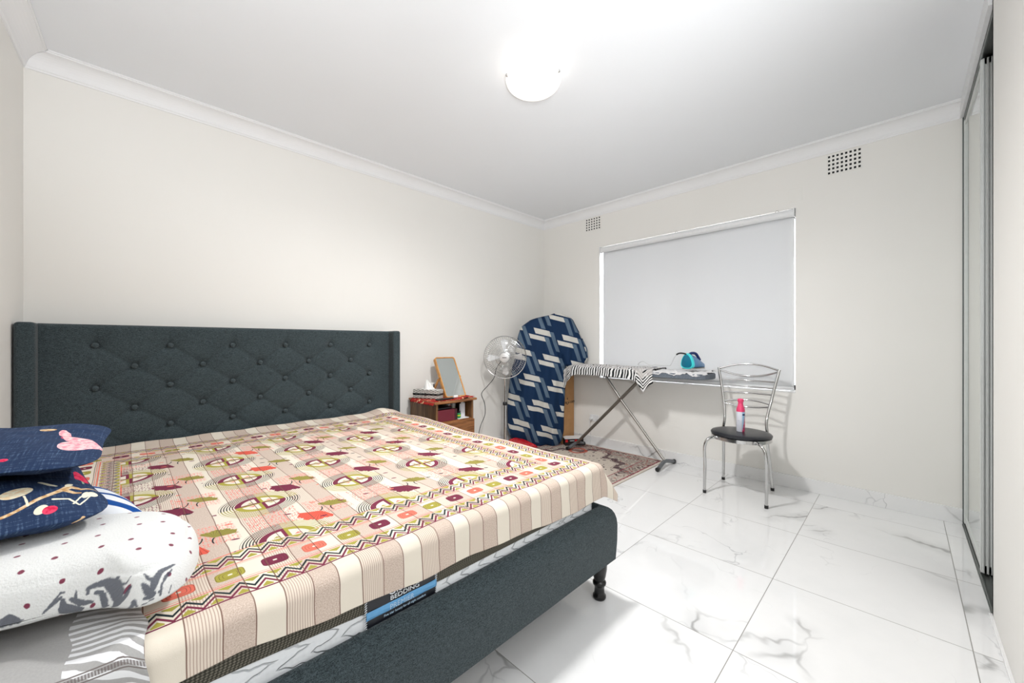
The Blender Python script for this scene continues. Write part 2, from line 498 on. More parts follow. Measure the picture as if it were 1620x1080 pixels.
# ------------------------------------------------------------------ ceiling light
CL = (1.585, 1.425)
m = Mat('lit_alabaster_glass', 0.3); x, y, z = m.xyz()
n = m.noise(m.vec, 5, 3, 0.5, 1.5)
m.color(m.mix(n, rgb(250, 246, 236), rgb(255, 252, 246)))
m.nt.links.new(m.mix(n, (0.86, 0.78, 0.68, 1), (1.0, 0.97, 0.92, 1)), m.b.inputs['Emission Color'])
LITB = m.b
LIT = m.mat
T = thing('ceiling_light', (CL[0], CL[1], HC), 'round alabaster glass oyster ceiling light, switched on, with chrome clips', 'ceiling light')
mk('base_plate', G().lathe([(0.095, HC-0.0005), (0.095, HC-0.058), (0.088, HC-0.064)], (CL[0], CL[1], 0), 40), WHITE, T, smooth=True)
RL, ZR = 0.149, HC-0.068
prof = [(0.001, ZR-0.068)]
for k in range(1, 13):
    a = k/12; prof.append((RL*sin(a*pi/2*0.98), ZR-0.004-0.064*cos(a*pi/2)))
prof += [(RL+0.002, ZR), (RL-0.005, ZR-0.001)]
for k in range(10, 0, -1):
    a = k/11; prof.append(((RL-0.007)*sin(a*pi/2*0.98), ZR-0.008-0.056*cos(a*pi/2)))
mk('glass_bowl', G().lathe(prof, (CL[0], CL[1], 0), 56), LIT, T, smooth=True)
for an in (152, 43, 285):
    a = radians(an); c = Vector((CL[0]+(RL+0.001)*cos(a), CL[1]+(RL+0.001)*sin(a), ZR))
    i_ = Vector((cos(a), sin(a), 0))
    g = G().tube([c-i_*0.055+Vector((0, 0, 0.012)), c-i_*0.01+Vector((0, 0, 0.010)), c+Vector((0, 0, 0.004)), c-Vector((0, 0, 0.006)), c-i_*0.008-Vector((0, 0, 0.012))], 0.004, 8).ball((c.x, c.y, c.z-0.002), 0.0085, 8)
    mk('clip', g, CHROME, T, smooth=True)

# ------------------------------------------------------------------ power point
T = thing('power_point', (XE, 2.43, 0.27), 'white double power point low on the window wall under the ironing board', 'power point')
mk('plate', G().box(XE-0.008, XE, 2.375, 2.49, 0.268, 0.34), WHITE, T, bevel=0.003)
for yy in (2.405, 2.46):
    mk('rocker_switch', G().box(XE-0.012, XE-0.007, yy-0.006, yy+0.006, 0.318, 0.33), WHITE, T, bevel=0.001)
for yy in (2.40,):
    g = G()
    for dy, dz in ((-0.008, 0.0), (0.008, 0.0), (0, -0.012)): g.box(XE-0.0085, XE-0.0078, yy+dy-0.001, yy+dy+0.001, 0.292+dz-0.004, 0.292+dz+0.004)
    mk('socket_slots', g, BLACKP, T)
g = G().lathe([(0.017, 0), (0.019, 0.012), (0.015, 0.03), (0.006, 0.036)], (XE-0.008, 2.465, 0.297), 18, Matrix.Rotation(-pi/2, 3, 'Y'))
P_ = thing('power_plug', (XE-0.02, 2.465, 0.02), 'white plug and flex in the left socket of the wall power point', 'plug')
mk('plug_body', g, WHITE, P_, smooth=True)
mk('flex', G().tube(smoothpath([(XE-0.04, 2.465, 0.295), (XE-0.045, 2.468, 0.25), (XE-0.02, 2.472, 0.15), (XE-0.02, 2.475, 0.03), (XE-0.03, 2.52, 0.012), (XE-0.03, 2.66, 0.012)]), 0.003, 6), WHITE, P_, smooth=True)
# ================================================================== BED
T = thing('bed', (0.63, 2.0, 0.0), 'king size bed upholstered in charcoal fabric with buttoned winged headboard and black turned legs', 'bed')
BXs = [-0.105+0.3*k for k in range(6)]; BXo = [0.045+0.3*k for k in range(5)]
BTN = [(x, z) for z in (1.125, 0.897, 0.67, 0.44) for x in BXs] + [(x, z) for z in (1.010, 0.780, 0.555) for x in BXo]
SEGS = []
for (x, z) in BTN:
    for (x2, z2) in BTN:
        if x2 > x and abs(x2-x) < 0.2 and abs(z2-z) < 0.14: SEGS.append((x, z, x2, z2))
for x in BXs: SEGS.append((x, 1.125, x, 1.235))
def segd(px, pz, s):
    ax, az, bx, bz = s; dx, dz = bx-ax, bz-az
    t = max(0, min(1, ((px-ax)*dx+(pz-az)*dz)/(dx*dx+dz*dz)))
    return hypot(px-ax-t*dx, pz-az-t*dz)
def tuft(x, z):
    d = min(hypot(x-a, z-b) for a, b in BTN)
    y = 3.005+0.026*exp(-(d/0.028)**1.2)
    s = min(segd(x, z, q) for q in SEGS)
    y += 0.0035*exp(-(s/0.006)**2)+0.007*exp(-s/0.03)
    e = min(z-0.2, 1.235-z)
    if e < 0.02: y += 0.02*(1-sqrt(max(0, 1-((0.02-e)/0.02)**2)))
    return y
NU, NV = 230, 122
g = G().grid(lambda a, b: (lerp(-0.30, 1.56, a), tuft(lerp(-0.30, 1.56, a), lerp(0.2, 1.235, b)), lerp(0.2, 1.235, b)), NU, NV)
g.box(-0.30, 1.56, 3.032, 3.13, 0.2, 1.233)
H = mk('headboard', g, CHAR, T, smooth=True, angle=60)
for i, (x, z) in enumerate(BTN):
    if z < 0.6: continue
    mk('button', G().ball((x, 3.017, z), (0.0145, 0.010, 0.0145), 8), CHARB, H, smooth=True)
for x0, x1 in ((-0.364, -0.297), (1.556, 1.618)):
    mk('wing', G().box(x0, x1, 2.92, 3.13, 0.10, 1.237), CHAR, T, bevel=0.016, seg=4)
# rails
def railprof(name, fn):
    return None
prof = [(0.0, 0.165), (-0.005, 0.25), (-0.006, 0.32), (-0.003, 0.348), (0.003, 0.370), (0.012, 0.387), (0.024, 0.398), (0.038, 0.405), (0.050, 0.407), (0.054, 0.404), (0.055, 0.385), (0.055, 0.165)]
def rail(name, a, b, inward, m0, m1):
    a = Vector((a[0], a[1], 0)); b = Vector((b[0], b[1], 0)); t = (b-a).normalized(); n = Vector((inward[0], inward[1], 0))
    g = G(); N = 60; k = len(prof); vs = []
    for i in range(N+1):
        for d, z in prof:
            st = a+t*d*m0; en = b-t*d*m1
            p = st.lerp(en, i/N)+n*d
            u = (p-a).length
            wob = 0.0015*mnoise.noise(Vector((u*5, z*9, name == 'side_rail')))
            vs.append(p+n*wob+Vector((0, 0, z)))
    fs = []
    for i in range(N):
        for j in range(k):
            l = (j+1) % k; fs.append((i*k+j, i*k+l, (i+1)*k+l, (i+1)*k+j))
    fs += [tuple(range(k)), tuple(N*k+j for j in reversed(range(k)))]
    g._add(vs, fs); return mk(name, g, CHAR, T, smooth=True, angle=50)
rail('footboard', (-0.305, 0.914), (1.570, 0.914), (0, 1), 1, 1)
rail('side_rail', (1.570, 0.914), (1.570, 2.99), (-1, 0), 1, 0)
rail('side_rail', (-0.305, 2.99), (-0.305, 0.914), (1, 0), 0, 1)
g = G().box(-0.25, 1.515, 0.97, 3.0, 0.21, 0.245); mk('slat_base', g, BLACKP, T)
LP = [(0.001, 0), (0.026, 0.0), (0.029, 0.006), (0.029, 0.014), (0.023, 0.022), (0.0215, 0.045), (0.023, 0.06), (0.029, 0.064), (0.030, 0.072), (0.027, 0.078), (0.023, 0.082), (0.028, 0.10), (0.033, 0.13), (0.034, 0.15), (0.032, 0.168), (0.001, 0.168)]
for lx, ly in ((1.506, 0.958), (-0.24, 0.958), (1.506, 2.9), (-0.24, 2.9)):
    mk('leg', G().lathe(LP, (lx, ly, 0), 28), LEGB, T, smooth=True, angle=60)

# ------------------------------------------------------------------ mattress
m = Mat('mattress_quilting', 0.75, spec=0.2); x, y, z = m.xyz('World')
nn = m.noise(m.comb(x, y, z), 18, 2)
wz = (((x+y)*14.0+nn*1.5+((z*24.0).frac()-0.5).abs()*1.6).frac()-0.5).abs()*2
q = wz.ramp(0.0, 0.22)
f2 = (((x+z)*260).sin()*((x-z)*260).sin())*0.5+0.5
m.color(m.mix(q, rgb(208, 212, 216), rgb(228, 231, 234))).bump(q*0.9+f2*0.1, 0.8, 0.006)
QUILT = m.mat
m = Mat('mattress_mesh_band', 0.8, spec=0.2); x, y, z = m.xyz('World')
f = (((x+y+z*1.2)*420).sin()*((x+y-z*1.6)*420).sin()).ramp(-0.2, 0.5)
m.color(m.mix(f, rgb(62, 60, 53), rgb(118, 114, 102))).bump(f, 0.6, 0.001)
BAND = m.mat
def rrect(x0, x1, y0, y1, r, k=6):
    o = []
    for cx, cy, a0 in ((x1-r, y0+r, -pi/2), (x1-r, y1-r, 0), (x0+r, y1-r, pi/2), (x0+r, y0+r, pi)):
        for i in range(k+1):
            a = a0+pi/2*i/k; o.append((cx+r*cos(a), cy+r*sin(a)))
    return o
def dense(poly, step=0.02):
    o = []
    for i, p in enumerate(poly):
        q = poly[(i+1) % len(poly)]; n = max(1, int(hypot(q[0]-p[0], q[1]-p[1])/step))
        for k in range(n): o.append((lerp(p[0], q[0], k/n), lerp(p[1], q[1], k/n)))
    return o
def shell(poly, levels, caps=True):
    """levels: (offset outward, z); offset along polygon normal"""
    n = len(poly); g = G(); nor = []
    for i in range(n):
        a = Vector(poly[i-1]); b = Vector(poly[(i+1) % n]); t = (b-a).normalized(); nor.append((t.y, -t.x))
    vs = []
    for o, z in levels:
        for i in range(n): vs.append((poly[i][0]+nor[i][0]*o, poly[i][1]+nor[i][1]*o, z))
    fs = []
    for l in range(len(levels)-1):
        for i in range(n):
            j = (i+1) % n; fs.append((l*n+i, l*n+j, (l+1)*n+j, (l+1)*n+i))
    if caps: fs += [tuple(reversed(range(n))), tuple((len(levels)-1)*n+i for i in range(n))]
    return g._add(vs, fs)
def dip(g):
    """the side band dips a little towards the right-hand corner"""
    o = []
    for x_, y_, z_ in g.v:
        if 0.44 < z_ < 0.51: z_ -= 0.032*max(0, min(1, (x_-0.15)/0.5))
        o.append((x_, y_, z_))
    g.v = o; return g
MP = dense(rrect(-0.245, 1.512, 0.974, 2.99, 0.07), 0.05)
M_ = thing('mattress', (0.63, 2.0, 0.245), 'white quilted mattress with grey mesh side band, between coverlet and bed frame', 'mattress')
mk('quilted_body', dip(shell(MP, [(-0.03, 0.247), (-0.008, 0.26), (0, 0.30), (0.003, 0.35), (0.003, 0.42), (0.0, 0.458), (-0.003, 0.462), (-0.003, 0.498), (0, 0.502), (0.002, 0.53), (-0.006, 0.562), (-0.03, 0.58)])), QUILT, M_, smooth=True, angle=70)
mk('mesh_band', dip(shell(MP, [(-0.002, 0.459), (0.002, 0.462), (0.004, 0.48), (0.002, 0.498), (-0.002, 0.501)], False)), BAND, M_, smooth=True)
m = Mat('label_black_satin', 0.3, spec=0.5); x, y, z = m.xyz()
m.color(m.mix(m.noise(m.vec, 30, 2), rgb(10, 12, 20), rgb(22, 24, 34)))
LBK = m.mat
LBL = plain('label_blue_satin', rgb(98, 160, 208), 0.35, nscale=60, namp=0.12)
LWH = plain('label_print', rgb(232, 236, 240), 0.5)
LGR = plain('label_faint_print', rgb(178, 206, 228), 0.5)
def satin(x0, x1, z0, z1, y=0.9665, amp=0.0012):
    return G().grid(lambda a, b: (lerp(x0, x1, a), y+amp*sin(a*17+b*7)*sin(b*9+a*3)-0.002*sin(b*pi), lerp(z0, z1, b)), 40, 16)
LB = mk('label', satin(0.437, 0.648, 0.360, 0.532), LBK, M_, smooth=True, solid=-0.0006)
mk('blue_stripe', satin(0.437, 0.648, 0.427, 0.4475, 0.9632, 0.0006), LBL, LB, smooth=True, solid=-0.0004)
for xx in (0.437, 0.648):
    g = G(); 
    for k in range(28): 
        zz = 0.362+k*0.006; g.tube([(xx-0.003, 0.9655, zz), (xx+0.003, 0.9650, zz+0.004)], 0.0011, 5)
    mk('edge_stitching', g, LWH, LB)
text('giselle_lettering', 'GISELLE', LWH, LB, (0.497, 0.9620, 0.467), 0.030, squash=1.0)
text('bedding_lettering', 'BEDDING', LWH, LB, (0.502, 0.9620, 0.4525), 0.0165, squash=1.25)
text('premier_lettering', 'PREMIER', LGR, LB, (0.500, 0.9602, 0.4295), 0.0195, squash=1.0)
text('tagline_lettering', 'Five star luxury for all night comfort', LGR, LB, (0.484, 0.9612, 0.4170), 0.0088, squash=0.98)

# ------------------------------------------------------------------ coverlet
m = Mat('printed_coverlet_cotton', 0.9, spec=0.12)
x, y, _ = m.xyz('UV')
CREAM = rgb(229, 220, 205); TAUPE = rgb(198, 178, 164); BRN = rgb(116, 84, 72); PAPER = rgb(228, 218, 205)
MAR = rgb(122, 52, 74); OLI = rgb(168, 160, 74); COR = rgb(232, 122, 104); INK = rgb(44, 56, 58)
wv = m.noise(m.comb(x, y, 0.0), 5.0, 2)*0.010-0.005
xs = x+wv
p = (xs-0.198)/0.057
fp = p.frac(); k3 = p.floor().mod(3.0)
isL = (k3-1.0).abs() < 0.5; isT = k3 > 1.5
lines = ((xs/0.0052).frac() < 0.34)*isL
hn = m.noise(m.comb(x, y, 0.0), 340, 2, 0.8)
c = m.mix(isL, CREAM, rgb(224, 211, 197))
c = m.mix(isT, c, m.mix(hn.ramp(0.35, 0.65), rgb(190, 170, 155), rgb(216, 200, 188)))
c = m.mix(lines*0.62, c, rgb(158, 128, 112))
sep = (fp-0.5).abs() > 0.479
# border ring coordinate
L0, R0, F0, H0 = -0.23, 1.51, 1.015, 2.775
dx_ = (x-L0).min(R0-x); dy_ = (y-F0).min(H0-y)
d = dx_.min(dy_); side = dx_ < dy_
t = y*side+x*side.inv()
inn = d > 0.222
def onzig(col, d0, flip):
    b = (d-d0)/0.062
    inb = (b > 0.0)*(b < 1.0)
    tri = ((t/0.047).frac()-0.5).abs()*2.0
    zz = (b*(-1.0)+1.0) if flip else b
    l1 = (zz-0.06-tri*0.50).abs() < 0.075
    l2 = (zz-0.36-tri*0.50).abs() < 0.075
    tr = ((zz-0.03)-(tri*0.50-0.16)*1.0 < 0.0)*(zz > 0.07)*(tri > 0.55)
    tri2 = ((t/0.047+0.5).frac()-0.5).abs()*2.0
    tr2 = (zz > 1.02-tri2*0.34)*(zz < 0.96)*(tri2 > 0.35)
    col = m.mix(inb*tr.max(tr2), col, OLI)
    col = m.mix(inb*l1, col, MAR)
    return m.mix(inb*l2, col, INK)
c = onzig(c, 0.0, False); c = onzig(c, 0.160, False)
ln = ((d.abs()) < 0.0025)
c = m.mix(ln, c, MAR)
ln = ((d-0.065).abs() < 0.0018).max((d-0.156).abs() < 0.0018).max((d-0.0735).abs() < 0.0008).max((d-0.149).abs() < 0.0008).max((d-0.224).abs() < 0.0022)
c = m.mix(ln, c, COR)
# rounded squares
sp = (t-0.1325)/0.0935; sq = sp.floor().mod(3.0); a_ = (sp.frac()-0.5)*0.0935; b_ = d-0.111
rr = ((a_/0.029).pow(4.0)+(b_/0.0225).pow(4.0)).pow(0.25)
a2 = (a_.abs()/0.029); b2 = b_.abs()/0.0225
rr = (a2*a2*a2*a2+b2*b2*b2*b2).sqrt().sqrt()
hue = m.mix((sq-1.0).abs() < 0.5, m.mix(sq > 1.5, OLI, COR), MAR)
ring = ((rr*4.3).frac() < 0.2)*(rr > 0.3)
hue = m.mix(ring*0.55, hue, rgb(70, 50, 46))
hue = m.mix((rr < 0.16), hue, CREAM)
c = m.mix((rr < 1.0)*(d > 0.08)*(d < 0.142), c, hue)
# interior motif lattice
gx = (x-0.335)/0.318; gy = (y-1.228)/0.330
ix = (gx+0.5).floor(); iy = (gy+0.5).floor()
lx = (gx-ix)*0.318; ly = (gy-iy)*0.330
# scribble patches
hs = m.rnd(ix, iy, 2.0)
wob = m.noise(m.comb(x, y, 3.0), 55, 3)
s1 = ((x*105+wob*1.8).frac() < 0.24); s2 = ((y*80+wob*2.0).frac() < 0.20)
thr = m.noise(m.comb(x, y, 7.0), 90, 2) > 0.45
scr = s1.max(s2)*thr
mx_, my_ = (gx-ix.max(-99.0)), None
ay = (gy.frac()-0.5).abs()*0.330; ax2 = lx.abs()
pm = (ay < 0.062)*(ax2 < 0.072)
c = m.mix(inn*pm*scr*0.85, c, m.mix(hs > 0.35, MAR, rgb(226, 120, 112)))
bx = (gx.frac()-0.5)*0.318
pc = (ay < 0.075)*(bx.abs() < 0.062)*(m.rnd(gx.floor(), (gy).floor(), 5.0) > 0.30)
c = m.mix(inn*pc*0.07, c, rgb(240, 150, 136))
c = m.mix(inn*pc*scr*0.75, c, rgb(236, 130, 118))
# circles
r = (lx*lx+ly*ly).sqrt()
qd = lx*ly < 0.0
arcs = ((r-0.078)/0.0078).frac() < 0.42
am = (r > 0.078)*(r < 0.118)
c = m.mix(inn*am*arcs*0.95, c, m.mix(qd, rgb(166, 158, 84), rgb(26, 34, 36)))
disc = r < 0.074
c = m.mix(inn*disc, c, PAPER)
rim = (r > 0.056).max((lx.abs() < 0.0095).max(ly.abs() < 0.0085))*disc
c = m.mix(inn*rim, c, m.mix(qd, OLI, MAR))
tx_ = lx.abs()-0.027; ty_ = ly.abs()-0.014
trg = (ty_ > 0.0)*(ty_ < (0.011-tx_.abs()))*disc
c = m.mix(inn*trg, c, m.mix(qd, COR, OLI))
# ginkgo leaves
def leaf(col, ox, oy, R, colr, ang0, seed, sx=1.0):
    u0 = ((gx-ox/0.318).frac()-0.5)*0.318; v0 = ((gy-oy/0.330).frac()-0.5)*0.330
    ca, sa = cos(ang0), sin(ang0)
    u = (u0*ca+v0*sa)*sx; v = v0*ca-u0*sa
    vv = v+R*0.45
    rad = (u*u+vv*vv).sqrt(); th = u.atan2(vv)
    edge = ((th*11.0).sin()*0.05+(th*29.0).sin()*0.03+1.0)*R
    shp = (rad < edge)*(th.abs() < 1.18)*inn
    ray = ((th*5.5).frac() < 0.18)*(rad > R*0.15)
    col = m.mix(shp, col, colr)
    col = m.mix(shp*ray*0.5, col, rgb(70, 44, 44))
    st = ((u-(vv*vv)*14.0).abs() < 0.0021)*(vv < 0.0)*(vv > -0.035)*inn
    return m.mix(st, col, INK)
hl = m.rnd(gx.floor(), (gy-0.1).floor(), 9.0)
c = leaf(c, 0.262, 0.272, 0.066, m.mix(hl > 0.45, MAR, rgb(222, 98, 82)), 2.3, 1, 1.0)
c = leaf(c, 0.338, 0.330, 0.054, rgb(152, 144, 74), -0.6, 2, 1.0)
# scattered seeds
ex_ = (x/0.083); ey_ = (y/0.079)
hx = m.rnd(ex_.floor(), ey_.floor(), 1.0); hy = m.rnd(ex_.floor(), ey_.floor(), 4.0)
su = (ex_.frac()-0.25-hx*0.5)*0.083; sv = (ey_.frac()-0.25-hy*0.5)*0.079
dd = (su*su*0.6+sv*sv*2.2+su*sv*1.2).sqrt()
sd = (dd < 0.0068)*(hx > 0.45)*(r > 0.125)*inn
c = m.mix(sd, c, m.mix(hy > 0.6, m.mix(hy > 0.3, COR, INK), MAR))
c = m.mix(sep*0.85, c, BRN)
m.color(c)
weave = m.noise(m.comb(x, y, 0.0), 700, 1)
crp = m.noise(m.comb(x, y*0.6, 0.0), 26, 3)
m.bump(weave*0.25+crp*1.0, 0.35, 0.004)
COVER = m.mat
X0, YF, RR = 1.527, 0.992, 0.034
def hem(u): return 0.888-0.062*max(0, min(1, (u-0.05)/1.3))+0.004*sin(u*9)
def ctop(u, v):
    z = 0.5865+0.0022*sin(u*23+v*4)*sin(v*13+1)+0.0045*fbm(u, v, 0, 3.1)+0.002*fbm(u, v, 3, 11)
    z += 0.040*exp(-((u-1.43)/0.09)**2-((v-2.86)/0.10)**2)+0.014*exp(-((u-1.52)/0.05)**2-((v-2.45)/0.3)**2)
    z += 0.010*exp(-((v-2.93)/0.05)**2)
    return z
def cfun(u, v):
    ex = max(0, u-X0); ey = max(0, YF-v); e = hypot(ex, ey)
    bu, bv = min(u, X0), max(v, YF)
    z0 = ctop(bu, bv)
    if e <= 0: return (bu, bv, z0)
    dx, dy = ex/e, -ey/e
    both = min(ex, ey)/max(ex, ey, 1e-6)
    fl = 0.05+0.50*both
    q = RR*pi/2
    if e < q:
        h = RR*sin(e/q*pi/2); dr = RR*(1-cos(e/q*pi/2))
        h += 0
    else:
        h = RR+fl*(e-q); dr = RR+(e-q)*sqrt(1-fl*fl)
    fold = 0.0035*sin(u*21+0.6)*min(1, e/0.12)+0.003*fbm(u, v, 5, 14)*min(1, e/0.06)
    h += fold
    return (bu+dx*h, bv+dy*h, z0-dr)
def cov(a, b):
    u = lerp(-0.30, 1.655, a)
    if b < 0.2: v = lerp(hem(u), YF, b/0.2)
    else: v = lerp(YF, 2.935, (b-0.2)/0.8)
    return cfun(u, v), (u, v)
T = mk('coverlet', G().grid(lambda a, b: cov(a, b)[0], 330, 300, uvfn=lambda a, b: cov(a, b)[1]), COVER, None, smooth=True, angle=180, solid=0.0018)
tag(T, 'cream and taupe striped coverlet printed with rings, leaves and zigzag borders, spread over the bed', 'coverlet')

# ------------------------------------------------------------------ cushions generator
def cushion(outline, c, hT, hB, p=2.6, q=2.0, rings=26, wr=None, M=None, uvs=1.0, flat=0.0):
    """outline: closed list of 2-D points about the origin; puffed top and bottom"""
    n = len(outline); g = G(); vs = []; uv = []; fs = []
    def add(sign, hh):
        o = len(vs)
        for k in range(rings+1):
            s = sin(k/rings*pi/2)**0.9 if k else 0.0
            for i, (ox, oy) in enumerate(outline):
                z = sign*hh*max(0.0, 1-s**p)**(1/q)
                x_, y_ = ox*s, oy*s
                if wr: z += sign*wr(x_, y_, s, sign)
                vs.append((x_, y_, z))
                uv.append((ox, oy, s))
        for k in range(rings):
            for i in range(n):
                j = (i+1) % n
                f = (o+k*n+i, o+k*n+j, o+(k+1)*n+j, o+(k+1)*n+i)
                fs.append(f)
    add(1, hT); add(-1, hB)
    # arclength uv
    uvr = []
    tot = len(vs)//2
    for half in range(2):
        off = half*tot
        for i in range(n):
            pass
        L = [[0.0]*n for _ in range(rings+1)]
        for k in range(1, rings+1):
            for i in range(n):
                a = Vector(vs[off+(k-1)*n+i]); b = Vector(vs[off+k*n+i]); L[k][i] = L[k-1][i]+(b-a).length
        if half == 0: LT = L[rings][:]
        else: LT = [(p_+q_)/2 for p_, q_ in zip(LT, L[rings])]
        for k in range(rings+1):
            for i in range(n):
                ox, oy = outline[i]; l = hypot(ox, oy) or 1
                sg = 1 if half == 0 else 1
                rr_ = L[k][i] if half == 0 else 2*LT[i]-L[k][i]
                uvr.append((ox/l*rr_, oy/l*rr_))
    g.M = (M or Matrix.Identity(4))
    g.M = Matrix.Translation(c) @ g.M
    g._add(vs, fs, uvr)
    return g
def superel(a, b, e=4.0, n=96, pinch=0.0):
    o = []
    for i in range(n):
        t = 2*pi*i/n; ct, st = cos(t), sin(t)
        k = (abs(ct)**e+abs(st)**e)**(-1/e)
        f = 1+pinch*(abs(sin(2*t))**6)-pinch*0.5*(cos(4*t)*0.5+0.5)
        o.append((a*ct*k*f, b*st*k*f))
    return o

# ---- grey and white striped sheet, lying over the foot edge of the bed
m = Mat('grey_zebra_sheet', 0.85, spec=0.15); x, y, _ = m.xyz('UV')
w1 = m.noise(m.comb(x*3.0, y*9.0, 0.0), 2.2, 3)
st = ((y*50.0+x*16.0+w1*1.6).frac() < 0.48)
cond = x > -0.068
g1 = m.mix(m.noise(m.comb(x, y, 0.0), 300, 2), rgb(158, 157, 156), rgb(176, 175, 174))
c = m.mix(st*cond, g1, rgb(229, 230, 232))
c = m.mix(cond.inv()*0.0, c, g1)
seam = ((y-0.962).abs() < 0.0035)
sd = (x*260).frac() < 0.5
c = m.mix(seam*(sd*0.4+0.5), c, rgb(112, 104, 102))
c = m.mix(((y-0.9685).abs() < 0.001).max((y-0.9555).abs() < 0.001), c, rgb(120, 112, 110))
m.color(c).bump(m.noise(m.comb(x, y, 0.0), 30, 3), 0.3, 0.004)
SHEET = m.mat
def shfun(a, b):
    u = lerp(-0.285, 0.030, a); v = lerp(0.893-0.012*(1-a), 1.33, b)
    if a > 0.93: v += (a-0.93)/0.07*(-0.012)*(1-b)
    X, Y, Z = cfun(u, v)
    ey = max(0, YF-v)
    lift = 0.008+0.012*exp(-((v-1.02)/0.05)**2)*(0.6+0.4*sin(u*30))+0.003*sin(u*40+v*20)
    edge = max(0, (a-0.9)/0.1)
    return (X+0.004*sin(v*50), Y-(0.006+0.004*sin(u*33) if ey > 0 else 0.0)-(0.004 if ey > 0.02 else 0), Z+lift*(1-edge*0.6))
T = mk('bed_sheet', G().grid(shfun, 60, 60, uvfn=lambda a, b: (lerp(-0.285, 0.030, a), lerp(0.881+0.012*a, 1.33, b))), SHEET, None, smooth=True, angle=180, solid=-0.0015)
tag(T, 'folded grey sheet with white zebra stripes, under the white fleece blanket', 'sheet')

# ---- blue and white striped sheet bundle behind the blanket
m = Mat('blue_striped_cotton', 0.85, spec=0.15); x, y, _ = m.xyz('UV')
f = ((x*0.8+y*0.9)*11.0+m.noise(m.comb(x, y, 0.0), 6, 2)*0.5).frac()
c = m.mix(f < 0.36, rgb(236, 239, 244), rgb(28, 78, 150))
m.color(c).bump(m.noise(m.comb(x, y, 0.0), 40, 3), 0.3, 0.004)
BST = m.mat
def blobout(pts, k=10):
    P = pts[-1:]+pts+pts[:2]; o = []
    for i in range(1, len(P)-2):
        a, b, c_, d_ = P[i-1], P[i], P[i+1], P[i+2]
        for j in range(k):
            t = j/k
            o.append(tuple(0.5*((2*b[q])+(c_[q]-a[q])*t+(2*a[q]-5*b[q]+4*c_[q]-d_[q])*t*t+(3*b[q]-a[q]-3*c_[q]+d_[q])*t**3) for q in (0, 1)))
    return o
def crease(x_, y_, s, sg): return 0.006*fbm(x_, y_, 2.0, 9)*(1-s**4)+0.003*sin(x_*50+y_*20)*(1-s**2)
ctr = (-0.12, 1.60)
out = blobout([(x-ctr[0], y-ctr[1]) for x, y in ((0.062, 1.43), (0.050, 1.52), (0.015, 1.68), (-0.06, 1.86), (-0.20, 1.92), (-0.28, 1.80), (-0.28, 1.55), (-0.26, 1.475), (-0.10, 1.462), (0.01, 1.420))])
T = mk('striped_sheet', cushion(out, (ctr[0], ctr[1], 0.612), 0.105, 0.010, 3.2, 1.8, wr=crease), BST, None, smooth=True, angle=180)
tag(T, 'bundled white cotton sheet with broad blue stripes, between the fleece blanket and navy pillows', 'sheet')

